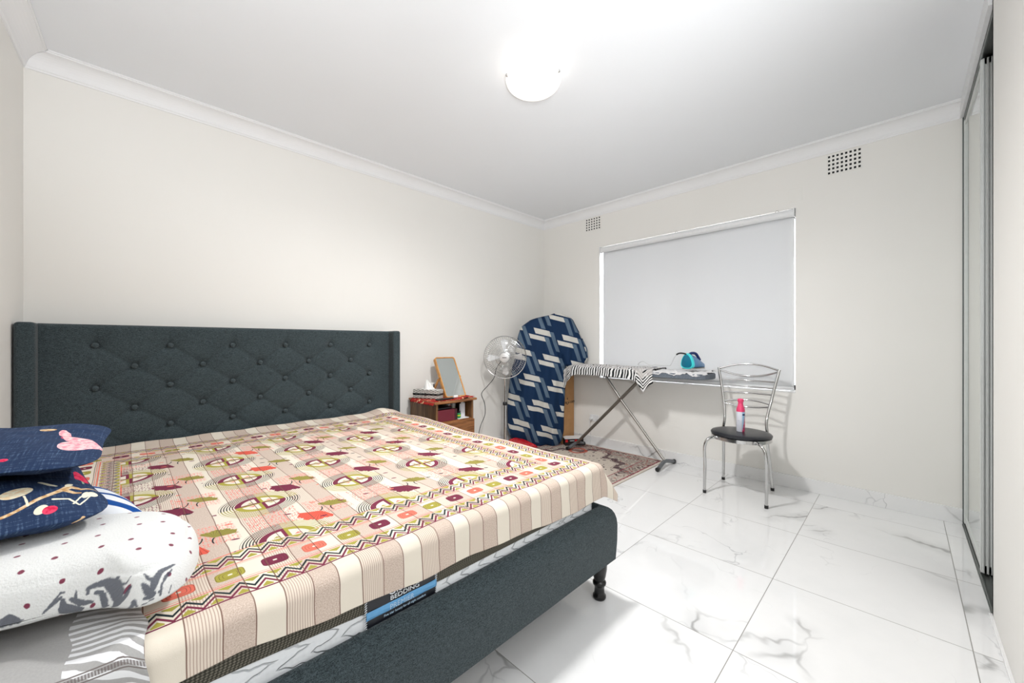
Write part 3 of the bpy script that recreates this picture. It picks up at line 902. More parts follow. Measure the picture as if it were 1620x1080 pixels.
# ---- fleece blanket
FLEECE_STROKES = []
FLEECE_STROKES = [(-0.0571, -0.1823, -0.0372, -0.1733, 0.00113, 0.00342), (-0.0372, -0.1733, -0.0254, -0.1689, 0.00342, 0.00288), (-0.0334, -0.1679, -0.0252, -0.1609, 0.00229, 0.0023), (-0.0252, -0.1609, -0.0193, -0.1623, 0.0023, 0.00115), (-0.0232, -0.1751, -0.0235, -0.1905, 0.00345, 0.0092), (-0.0235, -0.1905, 0.0023, -0.2081, 0.0092, 0.00815), (0.0023, -0.2081, 0.0099, -0.2066, 0.00815, 0.00233), (-0.0094, -0.1801, 0.0055, -0.194, 0.00347, 0.00524), (0.0055, -0.194, 0.0243, -0.2019, 0.00524, 0.00235), (-0.0033, -0.1813, -0.0015, -0.1689, 0.00348, 0.00116), (0.0161, -0.1837, 0.0161, -0.1749, 0.00234, 0.00352), (0.0161, -0.1749, 0.0261, -0.1754, 0.00352, 0.00413), (0.0261, -0.1754, 0.0426, -0.1816, 0.00413, 0.00534), (0.0426, -0.1816, 0.0551, -0.19, 0.00534, 0.00356), (0.0451, -0.1844, 0.0564, -0.2025, 0.00593, 0.0071), (0.0564, -0.2025, 0.0642, -0.2203, 0.0071, 0.0059), (0.0642, -0.2203, 0.0648, -0.2316, 0.0059, 0.00472), (0.0283, -0.1881, 0.0367, -0.1938, 0.00235, 0.00354), (0.0367, -0.1938, 0.0431, -0.2081, 0.00354, 0.00471), (0.0431, -0.2081, 0.048, -0.2245, 0.00471, 0.00354), (0.0432, -0.2266, 0.0514, -0.2238, 0.00237, 0.00177), (0.0595, -0.2029, 0.0695, -0.2082, 0.00178, 0.00142), (0.0695, -0.2082, 0.0742, -0.2033, 0.00142, 0.00095), (0.0687, -0.2327, 0.0722, -0.2282, 0.00354, 0.00413), (0.0722, -0.2282, 0.0755, -0.2195, 0.00413, 0.00236), (0.0909, -0.2631, 0.0864, -0.2449, 0.00355, 0.00236), (0.0864, -0.2449, 0.0985, -0.2624, 0.00236, 0.00118), (0.0923, -0.2097, 0.0994, -0.2213, 0.0012, 0.0018), (0.0994, -0.2213, 0.1076, -0.2255, 0.0018, 0.00361), (0.1097, -0.2429, 0.1114, -0.2266, 0.00478, 0.00664), (0.1114, -0.2266, 0.1169, -0.213, 0.00664, 0.00491), (0.1169, -0.213, 0.1407, -0.1962, 0.00491, 0.00127), (0.0926, -0.2256, 0.1012, -0.2372, 0.00238, 0.00476), (0.1012, -0.2372, 0.1124, -0.249, 0.00476, 0.00597), (0.1124, -0.249, 0.1027, -0.2498, 0.00597, 0.00237), (0.1279, -0.251, 0.1242, -0.2358, 0.00242, 0.00182), (0.1242, -0.2358, 0.128, -0.2217, 0.00182, 0.00307), (0.128, -0.2217, 0.1366, -0.2081, 0.00307, 0.00125), (0.1249, -0.2463, 0.1279, -0.241, 0.00302, 0.00122), (0.1124, -0.2571, 0.1184, -0.2559, 0.00119, 0.00096), (0.1045, -0.26, 0.1097, -0.2599, 0.00118, 0.00083), (-0.1154, -0.1644, -0.1033, -0.1655, 0.00652, 0.00874), (-0.1033, -0.1655, -0.0947, -0.1727, 0.00874, 0.0055), (-0.1001, -0.1601, -0.1044, -0.17, 0.00219, 0.00547), (-0.0948, -0.1745, -0.0866, -0.1768, 0.00331, 0.00111), (0.1449, -0.2484, 0.1443, -0.2356, 0.00123, 0.00099)]

m = Mat('white_fleece', 0.95, spec=0.08, Sheen_Weight=0.3); x, y, _ = m.xyz('UV')
fz = m.noise(m.comb(x, y, 0.0), 260, 3)
c = m.mix(m.noise(m.comb(x, y, 1.0), 20, 2), rgb(222, 223, 222), rgb(229, 230, 229))
ux = x/0.052; uy = y/0.060; hx = m.rnd(ux.floor(), uy.floor(), 1.0); hy = m.rnd(ux.floor(), uy.floor(), 2.0)
du = (ux.frac()-0.35-hx*0.3)*0.052; dv = (uy.frac()-0.35-hy*0.3)*0.060
dd = (du*du+dv*dv).sqrt()+(fz-0.5)*0.002
c = m.mix((dd.ramp(0.0036, 0.0054)).inv()*0.95, c, rgb(120, 22, 60))
best = None
wbl = (m.noise(m.comb(x, y, 0.0), 90, 2)-0.5)*0.004
for (ax, ay, bx_, by_, r0, r1) in FLEECE_STROKES:
    ex, ey = bx_-ax, by_-ay; L2 = ex*ex+ey*ey
    tt = (((x-ax)*ex+(y-ay)*ey)/L2).clamp()
    qx = x-ax-tt*ex; qy = y-ay-tt*ey
    dist = (qx*qx+qy*qy).sqrt()-(tt*(r1-r0)+r0)
    best = dist if best is None else best.min(dist)
if best is not None:
    c = m.mix((best+wbl+(fz-0.5)*0.003).ramp(-0.0012, 0.0016).inv()*0.88, c, rgb(70, 76, 90))
m.color(c).bump(fz, 0.6, 0.003)
FLEECE = m.mat
ctr = (-0.06, 1.22)
BLK = [(x-ctr[0], y-ctr[1]) for x, y in ((0.123, 1.14), (0.124, 1.24), (0.090, 1.33), (0.02, 1.39), (-0.10, 1.44), (-0.27, 1.46), (-0.285, 1.32), (-0.28, 1.14), (-0.150, 1.095), (-0.080, 1.080), (-0.022, 1.050), (0.018, 1.010), (0.055, 1.005), (0.095, 1.045))]
def blw(x_, y_, s, sg):
    if sg < 0: return 0
    return 0.005*fbm(x_, y_, 7.0, 5)-0.006*exp(-((s-0.90)/0.018)**2)*(1 if x_ > 0.05 else 0.3)
T = mk('fleece_blanket', cushion(blobout(BLK, 12), (ctr[0], ctr[1], 0.648), 0.085, 0.020, 5.0, 2.2, rings=44, wr=blw), FLEECE, None, smooth=True, angle=180)
tag(T, 'white fleece blanket with small maroon dots and a grey floral scroll', 'blanket')

# ---- navy floral pillows
def navy(name, strokes, blobs):
    m = Mat(name, 0.8, spec=0.2); x, y, _ = m.xyz('UV')
    a = m.noise(m.comb(x*14.0, y*220.0, 0.0), 1.0, 3, 0.7); b = m.noise(m.comb(x*220.0, y*14.0, 0.0), 1.0, 3, 0.7)
    sl = (a*0.5+b*0.5).ramp(0.50, 0.68)
    c = m.mix(sl*0.65, rgb(34, 52, 84), rgb(106, 132, 164))
    edge = m.noise(m.comb(x, y, 0.0), 60, 3)*0.010-0.005
    fine = m.noise(m.comb(x, y, 0.0), 90, 2)
    for (ax, ay, bx_, by_, r0, r1, col, col2) in strokes:
        ex, ey = bx_-ax, by_-ay; L2 = ex*ex+ey*ey
        tt = (((x-ax)*ex+(y-ay)*ey)/L2).clamp()
        qx = x-ax-tt*ex; qy = y-ay-tt*ey
        dist = (qx*qx+qy*qy).sqrt()-(tt*(r1-r0)+r0)+edge*0.25
        c = m.mix(dist < 0.0, c, m.mix(fine.ramp(0.4, 0.6), col, col2))
    for (cx, cy, ra, rb, an, col, col2) in blobs:
        ca, sa = cos(an), sin(an)
        px = ((x-cx)*ca+(y-cy)*sa)/ra; py = ((y-cy)*ca-(x-cx)*sa)/rb
        dist = (px*px+py*py).sqrt()+edge*16*min(1.0, 0.03/ra*0.6)
        th = py.atan2(px)
        c = m.mix(dist < 1.0, c, m.mix(fine.ramp(0.42, 0.55), col, col2))
    m.color(c).bump(m.noise(m.comb(x, y, 0.0), 22, 3)+sl*0.1, 0.4, 0.006)
    return m.mat
TAN = rgb(196, 150, 98); TAN2 = rgb(232, 206, 168); PK = rgb(236, 150, 164); PK2 = rgb(250, 206, 208); RED = rgb(206, 30, 72); RED2 = rgb(226, 70, 104); IV = rgb(238, 232, 208); GRN = rgb(66, 104, 74); GRN2 = rgb(150, 172, 150)
PIL1 = navy('navy_twig_print', [(0.0182, -0.2272, 0.0386, -0.2141, 0.00372, 0.00409, TAN, TAN2), (0.0386, -0.2141, 0.0552, -0.2033, 0.00409, 0.00446, TAN, TAN2), (0.0552, -0.2033, 0.0797, -0.1846, 0.00446, 0.00462, TAN, TAN2), (0.0797, -0.1846, 0.1, -0.162, 0.00462, 0.00563, TAN, TAN2), (0.1, -0.162, 0.1166, -0.1433, 0.00563, 0.00867, TAN, TAN2), (0.106, -0.1557, 0.1219, -0.1782, 0.00569, 0.00427, TAN, TAN2), (0.1219, -0.1782, 0.1301, -0.1792, 0.00427, 0.00286, TAN, TAN2), (0.1179, -0.1409, 0.1335, -0.1602, 0.00580, 0.00364, TAN, TAN2), (0.1335, -0.1602, 0.1616, -0.1493, 0.00364, 0.00300, TAN, TAN2), (0.0884, -0.2025, 0.1103, -0.2056, 0.00339, 0.00275, IV, IV), (0.1103, -0.2056, 0.1234, -0.2331, 0.00275, 0.00164, IV, IV), (0.0532, -0.2076, 0.0517, -0.1873, 0.00196, 0.00172, IV, IV), (0.0517, -0.1873, 0.0499, -0.166, 0.00172, 0.00174, IV, IV), (0.077, -0.0946, 0.0892, -0.1213, 0.00359, 0.00429, IV, IV), (0.0892, -0.1213, 0.0978, -0.1309, 0.00429, 0.00286, IV, IV), (0.1156, -0.228, 0.1299, -0.1982, 0.00137, 0.00169, IV, IV), (0.1299, -0.1982, 0.138, -0.1907, 0.00169, 0.00171, IV, IV), (0.1248, -0.2331, 0.1377, -0.2108, 0.00137, 0.00169, IV, IV), (0.1377, -0.2108, 0.1492, -0.1872, 0.00169, 0.00174, IV, IV), (0.1516, 0.0453, 0.1518, -0.0739, 0.00199, 0.00186, GRN2, GRN2), (0.1241, -0.2894, 0.127, -0.2769, 0.00465, 0.00334, TAN, TAN2)], [(0.0409, -0.1418, 0.0211, 0.0251, -0.832, TAN2, IV), (0.0694, -0.2315, 0.0094, 0.0136, -0.335, IV, IV), (0.0811, -0.2387, 0.0108, 0.0122, -0.234, RED, RED2), (0.1587, 0.0014, 0.0146, 0.0665, 0.000, RED, RED2), (0.138, -0.1907, 0.0063, 0.0153, -0.291, IV, IV), (0.1497, -0.1869, 0.0093, 0.0124, 0.032, IV, IV), (0.1181, -0.1277, 0.0059, 0.0123, -0.381, IV, IV)])
PIL2 = navy('navy_flower_print', [(0.1117, -0.0724, 0.128, -0.0707, 0.00197, 0.00249, RED, RED2), (0.128, -0.0707, 0.1425, -0.0811, 0.00249, 0.00166, RED, RED2), (0.1173, -0.0527, 0.1335, -0.1318, 0.00167, 0.00191, RED, RED2), (0.1329, -0.1574, 0.139, -0.1341, 0.00281, 0.00240, RED, RED2), (0.0914, -0.0414, 0.1041, -0.0601, 0.00248, 0.00247, RED, RED2), (0.1051, -0.0593, 0.1212, -0.06, 0.00165, 0.00166, TAN, TAN2)], [(0.1108, -0.0597, 0.0121, 0.0834, 0.277, PK, PK2), (0.1309, -0.135, 0.0490, 0.0349, 1.292, PK, PK2), (0.1421, -0.0697, 0.0166, 0.0659, 0.518, PK, PK2), (0.0929, 0.002, 0.0110, 0.0473, 0.192, PK, PK2), (0.0252, -0.2137, 0.0074, 0.0075, -0.189, RED, RED2), (0.0558, 0.055, 0.0150, 0.0174, -0.094, TAN, TAN2)])

def pilw(x_, y_, s, sg):
    return (0.010*fbm(x_, y_, 3.0+sg, 6)+0.004*fbm(x_, y_, sg, 16)+0.006*sin(atan2(y_, x_)*14)*s**3)*(1-s**6)
def pillow(c, a, b, h, rz, tx, ty, mat, label, pin=0.09):
    M = Matrix.Rotation(rz, 4, 'Z') @ Matrix.Rotation(tx, 4, 'X') @ Matrix.Rotation(ty, 4, 'Y')
    T = mk('pillow', cushion(superel(a, b, 5.0, 120, pin), c, h, h, 2.4, 1.35, rings=34, wr=pilw, M=M), mat, None, smooth=True, angle=180)
    return tag(T, label, 'pillow', )
pillow((-0.228, 1.468, 0.778), 0.172, 0.27, 0.052, radians(10), radians(1.5), radians(2), PIL1, 'plump navy pillow with a brown twig and pink buds, lower of the two pillows', 0.05)
pillow((-0.205, 1.60, 0.868), 0.172, 0.27, 0.036, radians(-2), radians(0.5), radians(4), PIL2, 'navy pillow with a pale pink flower, topmost on the pillow pile', 0.05)

# ================================================================== RUG
m = Mat('persian_rug_pile', 0.95, spec=0.05); x, y, z = m.xyz('World')
v3 = m.comb(x, y, 0.0)
wa = m.noise(v3, 9, 2); wb = m.noise(m.comb(y, x, 3.0), 9, 2)
wv = m.comb(x+wa*0.06, y+wb*0.06, 0.0)
dE = (x-1.70).min(3.682-x).min((y-1.615).min(2.84-y))
FIELD = rgb(214, 203, 190); DKR = rgb(66, 48, 56); RDR = rgb(150, 78, 72); GRR = rgb(120, 122, 110)
sp1 = m.voro(wv, 22, 'F1'); sp2 = m.noise(wv, 62, 3, 0.7); sp3 = m.voro(wv, 44, 'DISTANCE_TO_EDGE')
c = m.mix(m.noise(v3, 12, 2), FIELD, rgb(200, 188, 176))
c = m.mix((sp1 < 0.26)*0.8, c, DKR)
c = m.mix((sp2 > 0.62)*0.5, c, GRR)
c = m.mix((sp2 < 0.35)*0.6, c, rgb(110, 66, 70))
# corner spandrels bounded by a wavy plum band, mirrored about the rug's middle
ax_ = (x-2.691).abs(); ay_ = (y-2.2275).abs()
q_ = (ax_-0.26)/0.73+(ay_+0.0)*1.25-0.765
al = ax_*0.6-ay_*0.9
lob = (al*17.0).sin()*0.07+(al*39.0).sin()*0.03+(wa-0.5)*0.2
qd_ = q_-0.10-lob
c = m.mix((qd_ > 0.0)*(sp1 > 0.40)*0.5, c, m.mix(sp2 > 0.5, GRR, rgb(96, 72, 78)))
c = m.mix((qd_ > 0.0)*(m.voro(wv, 15, 'F1', 0) < 0.30)*0.6, c, m.mix(wb > 0.5, DKR, rgb(168, 104, 96)))
c = m.mix((qd_.abs() < 0.055)*0.9, c, m.mix(sp3 > 0.12, DKR, rgb(120, 96, 98)))
c = m.mix(((qd_+0.085).abs() < 0.012)*0.5, c, rgb(120, 92, 92))
mr = (((x-3.388)*(x-3.388))+((y-2.418)*(y-2.418))).sqrt()+(wb-0.5)*0.05
c = m.mix(((mr-0.085).abs() < 0.018)*0.85, c, rgb(186, 88, 72))
c = m.mix((mr < 0.05)*0.6, c, rgb(140, 110, 104))
bord = dE < 0.15
c = m.mix(bord*0.45, c, m.mix(sp2 > 0.5, rgb(196, 184, 172), rgb(120, 96, 96)))
c = m.mix(bord*(m.voro(wv, 30, 'F1') < 0.34)*0.85, c, m.mix(wa > 0.5, DKR, rgb(160, 84, 80)))
c = m.mix(((dE-0.155).abs() < 0.004).max((dE-0.034).abs() < 0.005), c, rgb(150, 66, 80))
c = m.mix(dE < 0.022, c, rgb(216, 207, 196))
m.color(c).bump(m.noise(v3, 420, 2), 0.6, 0.003)
g = G().grid(lambda a, b: (lerp(1.70, 3.682, a), lerp(1.615, 2.84, b), 0.0085+0.0008*sin(a*31)*sin(b*23)), 60, 40)
g.box(1.70, 3.682, 1.615, 2.84, 0.0003, 0.0078)
T = mk('rug', g, m.mat); tag(T, 'faded cream and plum persian style rug on the marble floor under the ironing board', 'rug')
# ================================================================== PEDESTAL FAN
FXY = Vector((2.76, 2.87, 0))
T = thing('pedestal_fan', (FXY.x, FXY.y, 0.009), 'chrome pedestal fan with round wire guard, standing between bedside cabinet and draped bundle', 'fan')
mk('base', G().lathe([(0.001, 0.010), (0.165, 0.010), (0.168, 0.016), (0.155, 0.024), (0.06, 0.034), (0.03, 0.05), (0.022, 0.07), (0.001, 0.07)], (FXY.x, FXY.y, 0), 48), STEEL, T, smooth=True)
mk('lower_pole', G().tube([(FXY.x, FXY.y, 0.05), (FXY.x, FXY.y, 0.515)], 0.0165, 20), CHROME, T, smooth=True)
mk('collar', G().lathe([(0.001, 0.505), (0.022, 0.505), (0.023, 0.53), (0.016, 0.54), (0.001, 0.54)], (FXY.x, FXY.y, 0), 20), BLACKP, T, smooth=True)
mk('upper_pole', G().tube([(FXY.x, FXY.y, 0.53), (FXY.x, FXY.y, 0.96)], 0.0115, 16), CHROME, T, smooth=True)
# head frame: local z = towards camera
fwd = Vector((-0.735, -0.675, -0.03)).normalized()
FC = Vector((2.735, 2.845, 0.995))
up = Vector((0, 0, 1)); up = (up-fwd*up.dot(fwd)).normalized(); rt = up.cross(fwd)
HM = Matrix((rt, up, fwd)).transposed()          # columns: right, up, forward
def hp(x, y, z): return FC+HM @ Vector((x, y, z))
RG = 0.214
g = G()
cage = [(0.050, 0.078), (0.09, 0.076), (0.135, 0.068), (0.175, 0.052), (0.202, 0.028), (RG, 0.0)]
for k in range(60):
    a = 2*pi*k/60
    g.tube([hp(r*cos(a+0.10*(1-r/RG)), r*sin(a+0.10*(1-r/RG)), z) for r, z in cage], 0.0010, 4)
for r, z in ((0.09, 0.076), (0.135, 0.068), (0.165, 0.057), (0.19, 0.04)):
    g.tube([hp(r*cos(2*pi*k/64), r*sin(2*pi*k/64), z-0.001) for k in range(64)], 0.0011, 4, closed=True)
mk('front_guard', g, CHROME, T, smooth=True)
g = G()
cage = [(0.05, -0.075), (0.11, -0.072), (0.17, -0.056), (0.202, -0.03), (RG, -0.002)]
for k in range(60):
    a = 2*pi*(k+0.5)/60
    g.tube([hp(r*cos(a), r*sin(a), z) for r, z in cage], 0.0010, 4)
for r, z in ((0.11, -0.072), (0.17, -0.056)):
    g.tube([hp(r*cos(2*pi*k/64), r*sin(2*pi*k/64), z) for k in range(64)], 0.0012, 4, closed=True)
mk('rear_guard', g, CHROME, T, smooth=True)
mk('guard_rim', G().tube([hp(RG*cos(2*pi*k/72), RG*sin(2*pi*k/72), 0) for k in range(72)], 0.0048, 8, closed=True), CHROME, T, smooth=True)
SILV = plain('silver_fan_metal', rgb(214, 214, 214), 0.3, 0.55, nscale=30)
mk('badge', G().lathe([(0.001, 0.070), (0.046, 0.070), (0.050, 0.075), (0.046, 0.083), (0.02, 0.086), (0.001, 0.086)], FC, 32, HM), SILV, T, smooth=True)
mk('motor_housing', G().lathe([(0.001, -0.19), (0.03, -0.188), (0.052, -0.17), (0.058, -0.13), (0.058, -0.085), (0.045, -0.076), (0.012, -0.07), (0.012, 0.03), (0.001, 0.03)], FC, 32, HM), SILV, T, smooth=True)
mk('swivel_neck', G().tube([hp(0, -0.02, -0.12), hp(0, -0.05, -0.10), (FXY.x, FXY.y, 0.93)], 0.016, 14), STEEL, T, smooth=True)
BLD = plain('fan_blade_metal', rgb(236, 237, 238), 0.3, 0.1, nscale=10)
for k in range(4):
    a0 = radians(2+90*k); g = G()
    def bf(a, b, a0=a0):
        r = lerp(0.03, 0.182, a)
        w = 0.5*(0.22+0.34*sin(min(1, a*1.2)*pi*0.5))*(1 if a < 0.85 else sqrt(max(0.03, 1-((a-0.85)/0.15)**2)))
        th = a0+(b-0.5)*w*2*0.75
        return hp(r*cos(th), r*sin(th), 0.004+(b-0.5)*0.040)
    mk('blade', G().grid(bf, 14, 8), BLD, T, smooth=True, solid=0.0012)
mk('blade_hub', G().lathe([(0.001, -0.02), (0.034, -0.02), (0.036, 0.02), (0.028, 0.035), (0.001, 0.037)], FC, 28, HM), SILV, T, smooth=True)
cab = [hp(-0.10, -0.03, -0.09), hp(-0.09, -0.11, -0.11), hp(-0.12, -0.22, -0.10), (2.66, 3.02, 0.70), (2.60, 3.05, 0.62), (2.64, 3.05, 0.52), (2.655, 3.06, 0.40), (2.60, 3.07, 0.28), (2.58, 3.08, 0.15), (2.60, 3.09, 0.02), (2.72, 3.09, 0.014), (2.9, 2.98, 0.013)]
mk('power_cable', G().tube(smoothpath([hp(0.0, 0.0, -0.18)]+cab[1:], 6), 0.0036, 8), BLACKP, T, smooth=True)
g = G(); g.M = Matrix.Translation(FC) @ HM.to_4x4(); g.box(-0.022, 0.022, -0.003, 0.004, 0.0862, 0.0868); mk('badge_mark', g, plain('badge_ink', rgb(60, 60, 62), 0.5), T)

# ================================================================== DRAPED BUNDLE
m = Mat('navy_cube_print', 0.75, spec=0.2); u, v, _ = m.xyz('UV')
NAV = rgb(26, 56, 96); STL = rgb(98, 124, 148); OFF = rgb(206, 204, 196)
c = m.mix(m.noise(m.comb(u, v, 0.0), 300, 2), rgb(14, 38, 70), rgb(22, 52, 86))
n_ = m.noise(m.comb(u, v, 0.0), 400, 2)
P_, Q_ = 0.285, 0.285            # lattice periods across and down
a_ = (u+v*0.34)/P_                        # columns lean to the right as they fall
b_ = (v+(u+v*0.34)*0.26)/Q_               # rows fall to the right
fa, fb = a_.frac(), b_.frac()
WB = (fa > 0.30)*(fa < 0.86)*((fb-0.82).abs() < 0.11)
WB2 = (fa < 0.58)*(fa > 0.04)*((fb-0.55).abs() < 0.09)
GB = (fa > 0.86)*((fb < 0.915))*(fb > 0.16)
GB2 = (fa > 0.58)*(fa < 0.74)*((fb < 0.645)*(fb > -1.0)).max(fb > 0.97)
gm = GB.max(GB2)
c = m.mix(gm*0.95, c, m.mix(n_, rgb(78, 98, 120), rgb(106, 126, 144)))
c = m.mix(WB.max(WB2), c, m.mix(n_, rgb(200, 198, 190), rgb(214, 212, 206)))
m.color(c).bump(m.noise(m.comb(u*2.0, v*0.5, 0.0), 16, 3), 0.35, 0.01)
CUBE = m.mat
SIL = [(0.010, 829, 880), (0.03, 822, 882), (0.072, 806, 886), (0.177, 799, 889), (0.457, 799, 890), (0.736, 803, 892), (0.84, 806, 892), (0.885, 807, 893), (0.905, 808, 921), (0.98, 811, 928), (1.086, 813, 927), (1.226, 816, 917), (1.33, 821, 909), (1.415, 838, 903), (1.456, 862, 894), (1.470, 874, 886)]
BR = Vector((3.290, 2.860, 0)); AX = Vector((0.7071, -0.7071, 0)); NR = Vector((-0.7071, -0.7071, 0))
def bag(a, b):
    z = lerp(0.010, 1.470, b)
    xl, xr = table(z, [(q[0], q[1], q[2]) for q in SIL])
    # smooth the outline a little
    xl2, xr2 = table(min(1.47, z+0.02), [(q[0], q[1], q[2]) for q in SIL]); xl = (xl+xl2)/2; xr = (xr+xr2)/2
    l = (xl-851)*0.00699; r = (xr-851)*0.00699
    th = 2*pi*a; c_, s_ = cos(th), sin(th)
    mid = (l+r)/2; hw = (r-l)/2
    cc = math.copysign(abs(c_)**0.75, c_)
    off = mid-hw*cc                      # a=0 left edge, runs over the front
    T_ = 0.105*sqrt(max(0.02, 1-abs((z-0.75)/0.80)**5))
    front = s_ > 0
    dep = (T_ if front else -0.035)*abs(s_)**0.8
    if front:
        q = (off+0.36)
        dep += 0.022*sin(q*26+z*2.5+sin(z*3))*abs(s_)*(0.4+0.6*(1.3-z if z < 1.3 else 0))
        dep += 0.010*sin(q*55-z*3.3)*abs(s_)*(1-0.7*max(0, min(1, (z-1.1)/0.2)))
        # right-hand lobe sits a little further back
        dep -= 0.05*max(0, (off-0.05)/0.45)*max(0, min(1, (z-0.80)/0.14))
        # vertical crease between body and lobe
        cr = 0.03+0.24*(1.40-z)/0.5 if z > 0.85 else 0.294
        dep -= 0.035*exp(-((off-cr)/0.018)**2)*(1 if z > 0.6 else max(0, z-0.1))
    sway = 0.006*sin(z*9+a*4)
    p = BR+AX*(off+sway*0.3)+NR*dep
    lim = XE-0.012
    return (min(p.x, lim), min(p.y, YN-0.012), z)
def baguv(a, b):
    z = lerp(0.010, 1.470, b); xl, xr = table(z, [(q[0], q[1], q[2]) for q in SIL]); xl2, xr2 = table(min(1.47, z+0.02), [(q[0], q[1], q[2]) for q in SIL]); xl = (xl+xl2)/2; xr = (xr+xr2)/2
    th = 2*pi*a; s_ = sin(th); c_ = cos(th)
    mid = 0.0; w = ((xr-xl)/2)*0.00699
    mid = ((xl+xr)/2-851)*0.00699
    s = mid - w*(1-2*0)*c_*1.0
    s = mid - w*math.copysign(abs(c_)**0.75, c_)
    if s_ < 0: s += 3.0
    return (s, z)
g = G().grid(bag, 180, 150, closed_u=True, uvfn=baguv)
n0 = len(g.v)
ring0 = list(range(0, 180)); ringN = list(range(n0-180, n0))
g.f.append(tuple(reversed(ring0))); g.f.append(tuple(ringN))
T = mk('draped_bundle', g, CUBE, None, smooth=True, angle=180)
tag(T, 'tall bundle draped in navy cloth with white and grey cube pattern, standing in the corner', 'draped bundle')

# red plastic bag squashed under the bundle
m = Mat('red_plastic_film', 0.18, spec=0.6); m.xyz()
nz = m.noise(m.vec, 14, 3); m.color(m.mix(nz, rgb(150, 10, 22), rgb(226, 34, 46))).bump(m.noise(m.vec, 24, 3, 0.6, 1.0), 0.9, 0.02)
def red(a, b):
    th = 2*pi*a; s = sin(b*pi/2)
    ox = 0.165*cos(th)*s*(1+0.12*sin(th*3)); oy = 0.075*sin(th)*s*(1+0.15*sin(th*4+1))
    z = 0.010+0.085*sqrt(max(0, 1-s**2.2))*(1-0.55*cos(th)*s)+0.006*fbm(ox, oy, 1, 25)*(1-s)
    p = Vector((3.075, 2.935, 0))+AX*ox+NR*oy
    return (p.x, p.y, max(0.010, z))
T = mk('red_plastic_bag', G().grid(red, 48, 16, closed_u=True), m.mat, None, smooth=True, angle=180)
tag(T, 'crumpled shiny red plastic bag on the floor under the navy bundle', 'plastic bag')

# carton
m = Mat('corrugated_cardboard', 0.85, spec=0.1); x, y, z = m.xyz()
f = (x*260).sin()*0.5+0.5
m.color(m.mix(m.noise(m.vec, 20, 3)*0.8+f*0.1, rgb(172, 130, 88), rgb(196, 152, 108)))
CARD = m.mat
T = thing('cardboard_carton', (3.6, 2.8, 0.01), 'tall plain brown cardboard carton with black web address, between navy bundle and window wall', 'carton')
g = G().box(3.49, 3.709, 2.70, 2.93, 0.009, 0.76); mk('carton_body', g, CARD, T, bevel=0.003)
mk('top_flap', G().box(3.493, 3.706, 2.703, 2.812, 0.760, 0.764).box(3.493, 3.706, 2.816, 2.927, 0.760, 0.764), CARD, T)
INKM = plain('black_print_ink', rgb(26, 24, 24), 0.7)
text('web_address_lettering', 'oa', INKM, T, (3.512, 2.6985, 0.452), 0.052, squash=1.15)
text('web_address_lettering', 'l.com', INKM, T, (3.604, 2.6985, 0.452), 0.052, squash=1.0)
g = G(); cx_, cz_ = 3.581, 0.462
g.tube([(cx_+0.017*cos(radians(a)), 2.6988, cz_+0.020*sin(radians(a))) for a in range(160, 381, 20)], 0.0035, 6)
g.ball((cx_, 2.6988, cz_+0.044), (0.007, 0.0012, 0.013), 8)
g.ball((cx_-0.008, 2.6988, cz_+0.008), (0.004, 0.0012, 0.004), 6).ball((cx_+0.008, 2.6988, cz_+0.008), (0.004, 0.0012, 0.004), 6)
mk('smile_mark', g, INKM, T)

# small black gadget box with white lid
T = thing('gadget_box', (3.53, 2.62, 0.009), 'small black retail box with white lid and red flashes, on the rug by the carton', 'box')
GB = Matrix.Translation((3.560, 2.610, 0)) @ Matrix.Rotation(radians(-38), 4, 'Z')
g = G(); g.M = GB; g.box(-0.105, 0.105, -0.065, 0.065, 0.010, 0.082); mk('box_body', g, BLACKP, T, bevel=0.002)
g = G(); g.M = GB; g.box(-0.107, 0.107, -0.067, 0.067, 0.083, 0.090); mk('lid', g, WHITE, T, bevel=0.002)
REDI = plain('red_print', rgb(206, 34, 38), 0.4)
for xx in (-0.085, 0.02):
    g = G(); g.M = GB; g.box(xx-0.015, xx+0.012, -0.0665, -0.0645, 0.048, 0.075); mk('red_flash', g, REDI, T)
g = G(); g.M = GB; g.box(-0.05, 0.0, -0.0668, -0.0645, 0.060, 0.066)
mk('white_print', g, LWH, T)

# ================================================================== BEDSIDE CABINET
def wood(name, a, b, along='x', sc=1.0, rough=0.4):
    m = Mat(name, rough, spec=0.4); x, y, z = m.xyz()
    q = {'x': m.comb(x*1.2, y*14.0, z*14.0), 'z': m.comb(x*14.0, y*14.0, z*1.2), 'y': m.comb(x*14.0, y*1.2, z*14.0)}[along]
    n = m.noise(q, 2.4*sc, 5, 0.62, 1.1); n2 = m.noise(q, 14*sc, 3, 0.6)
    k = (n*0.75+n2*0.25).ramp(0.36, 0.66)
    m.color(m.mix(k, a, b)).bump(k, 0.15, 0.001)
    return m.mat
WX = wood('rosewood_grain_wide', rgb(104, 62, 34), rgb(176, 120, 74), 'x')
WZ = wood('rosewood_grain_tall', rgb(98, 66, 40), rgb(152, 112, 74), 'z')
BAM = wood('bamboo_frame', rgb(196, 132, 62), rgb(222, 164, 92), 'z', 1.0, 0.35)
NX0, NX1, NY0, NY1 = 1.846, 2.243, 2.745, 3.155
T = thing('bedside_cabinet', ((NX0+NX1)/2, (NY0+NY1)/2, 0.0), 'brown wooden bedside cabinet with an open shelf over two drawers, right of the bed', 'bedside cabinet')
for x0 in (NX0, NX1-0.018):
    mk('side_panel', G().box(x0, x0+0.018, NY0, NY1, 0.03, 0.625), WZ, T, bevel=0.0015)
mk('back_panel', G().box(NX0+0.018, NX1-0.018, NY1-0.01, NY1, 0.06, 0.625), WX, T)
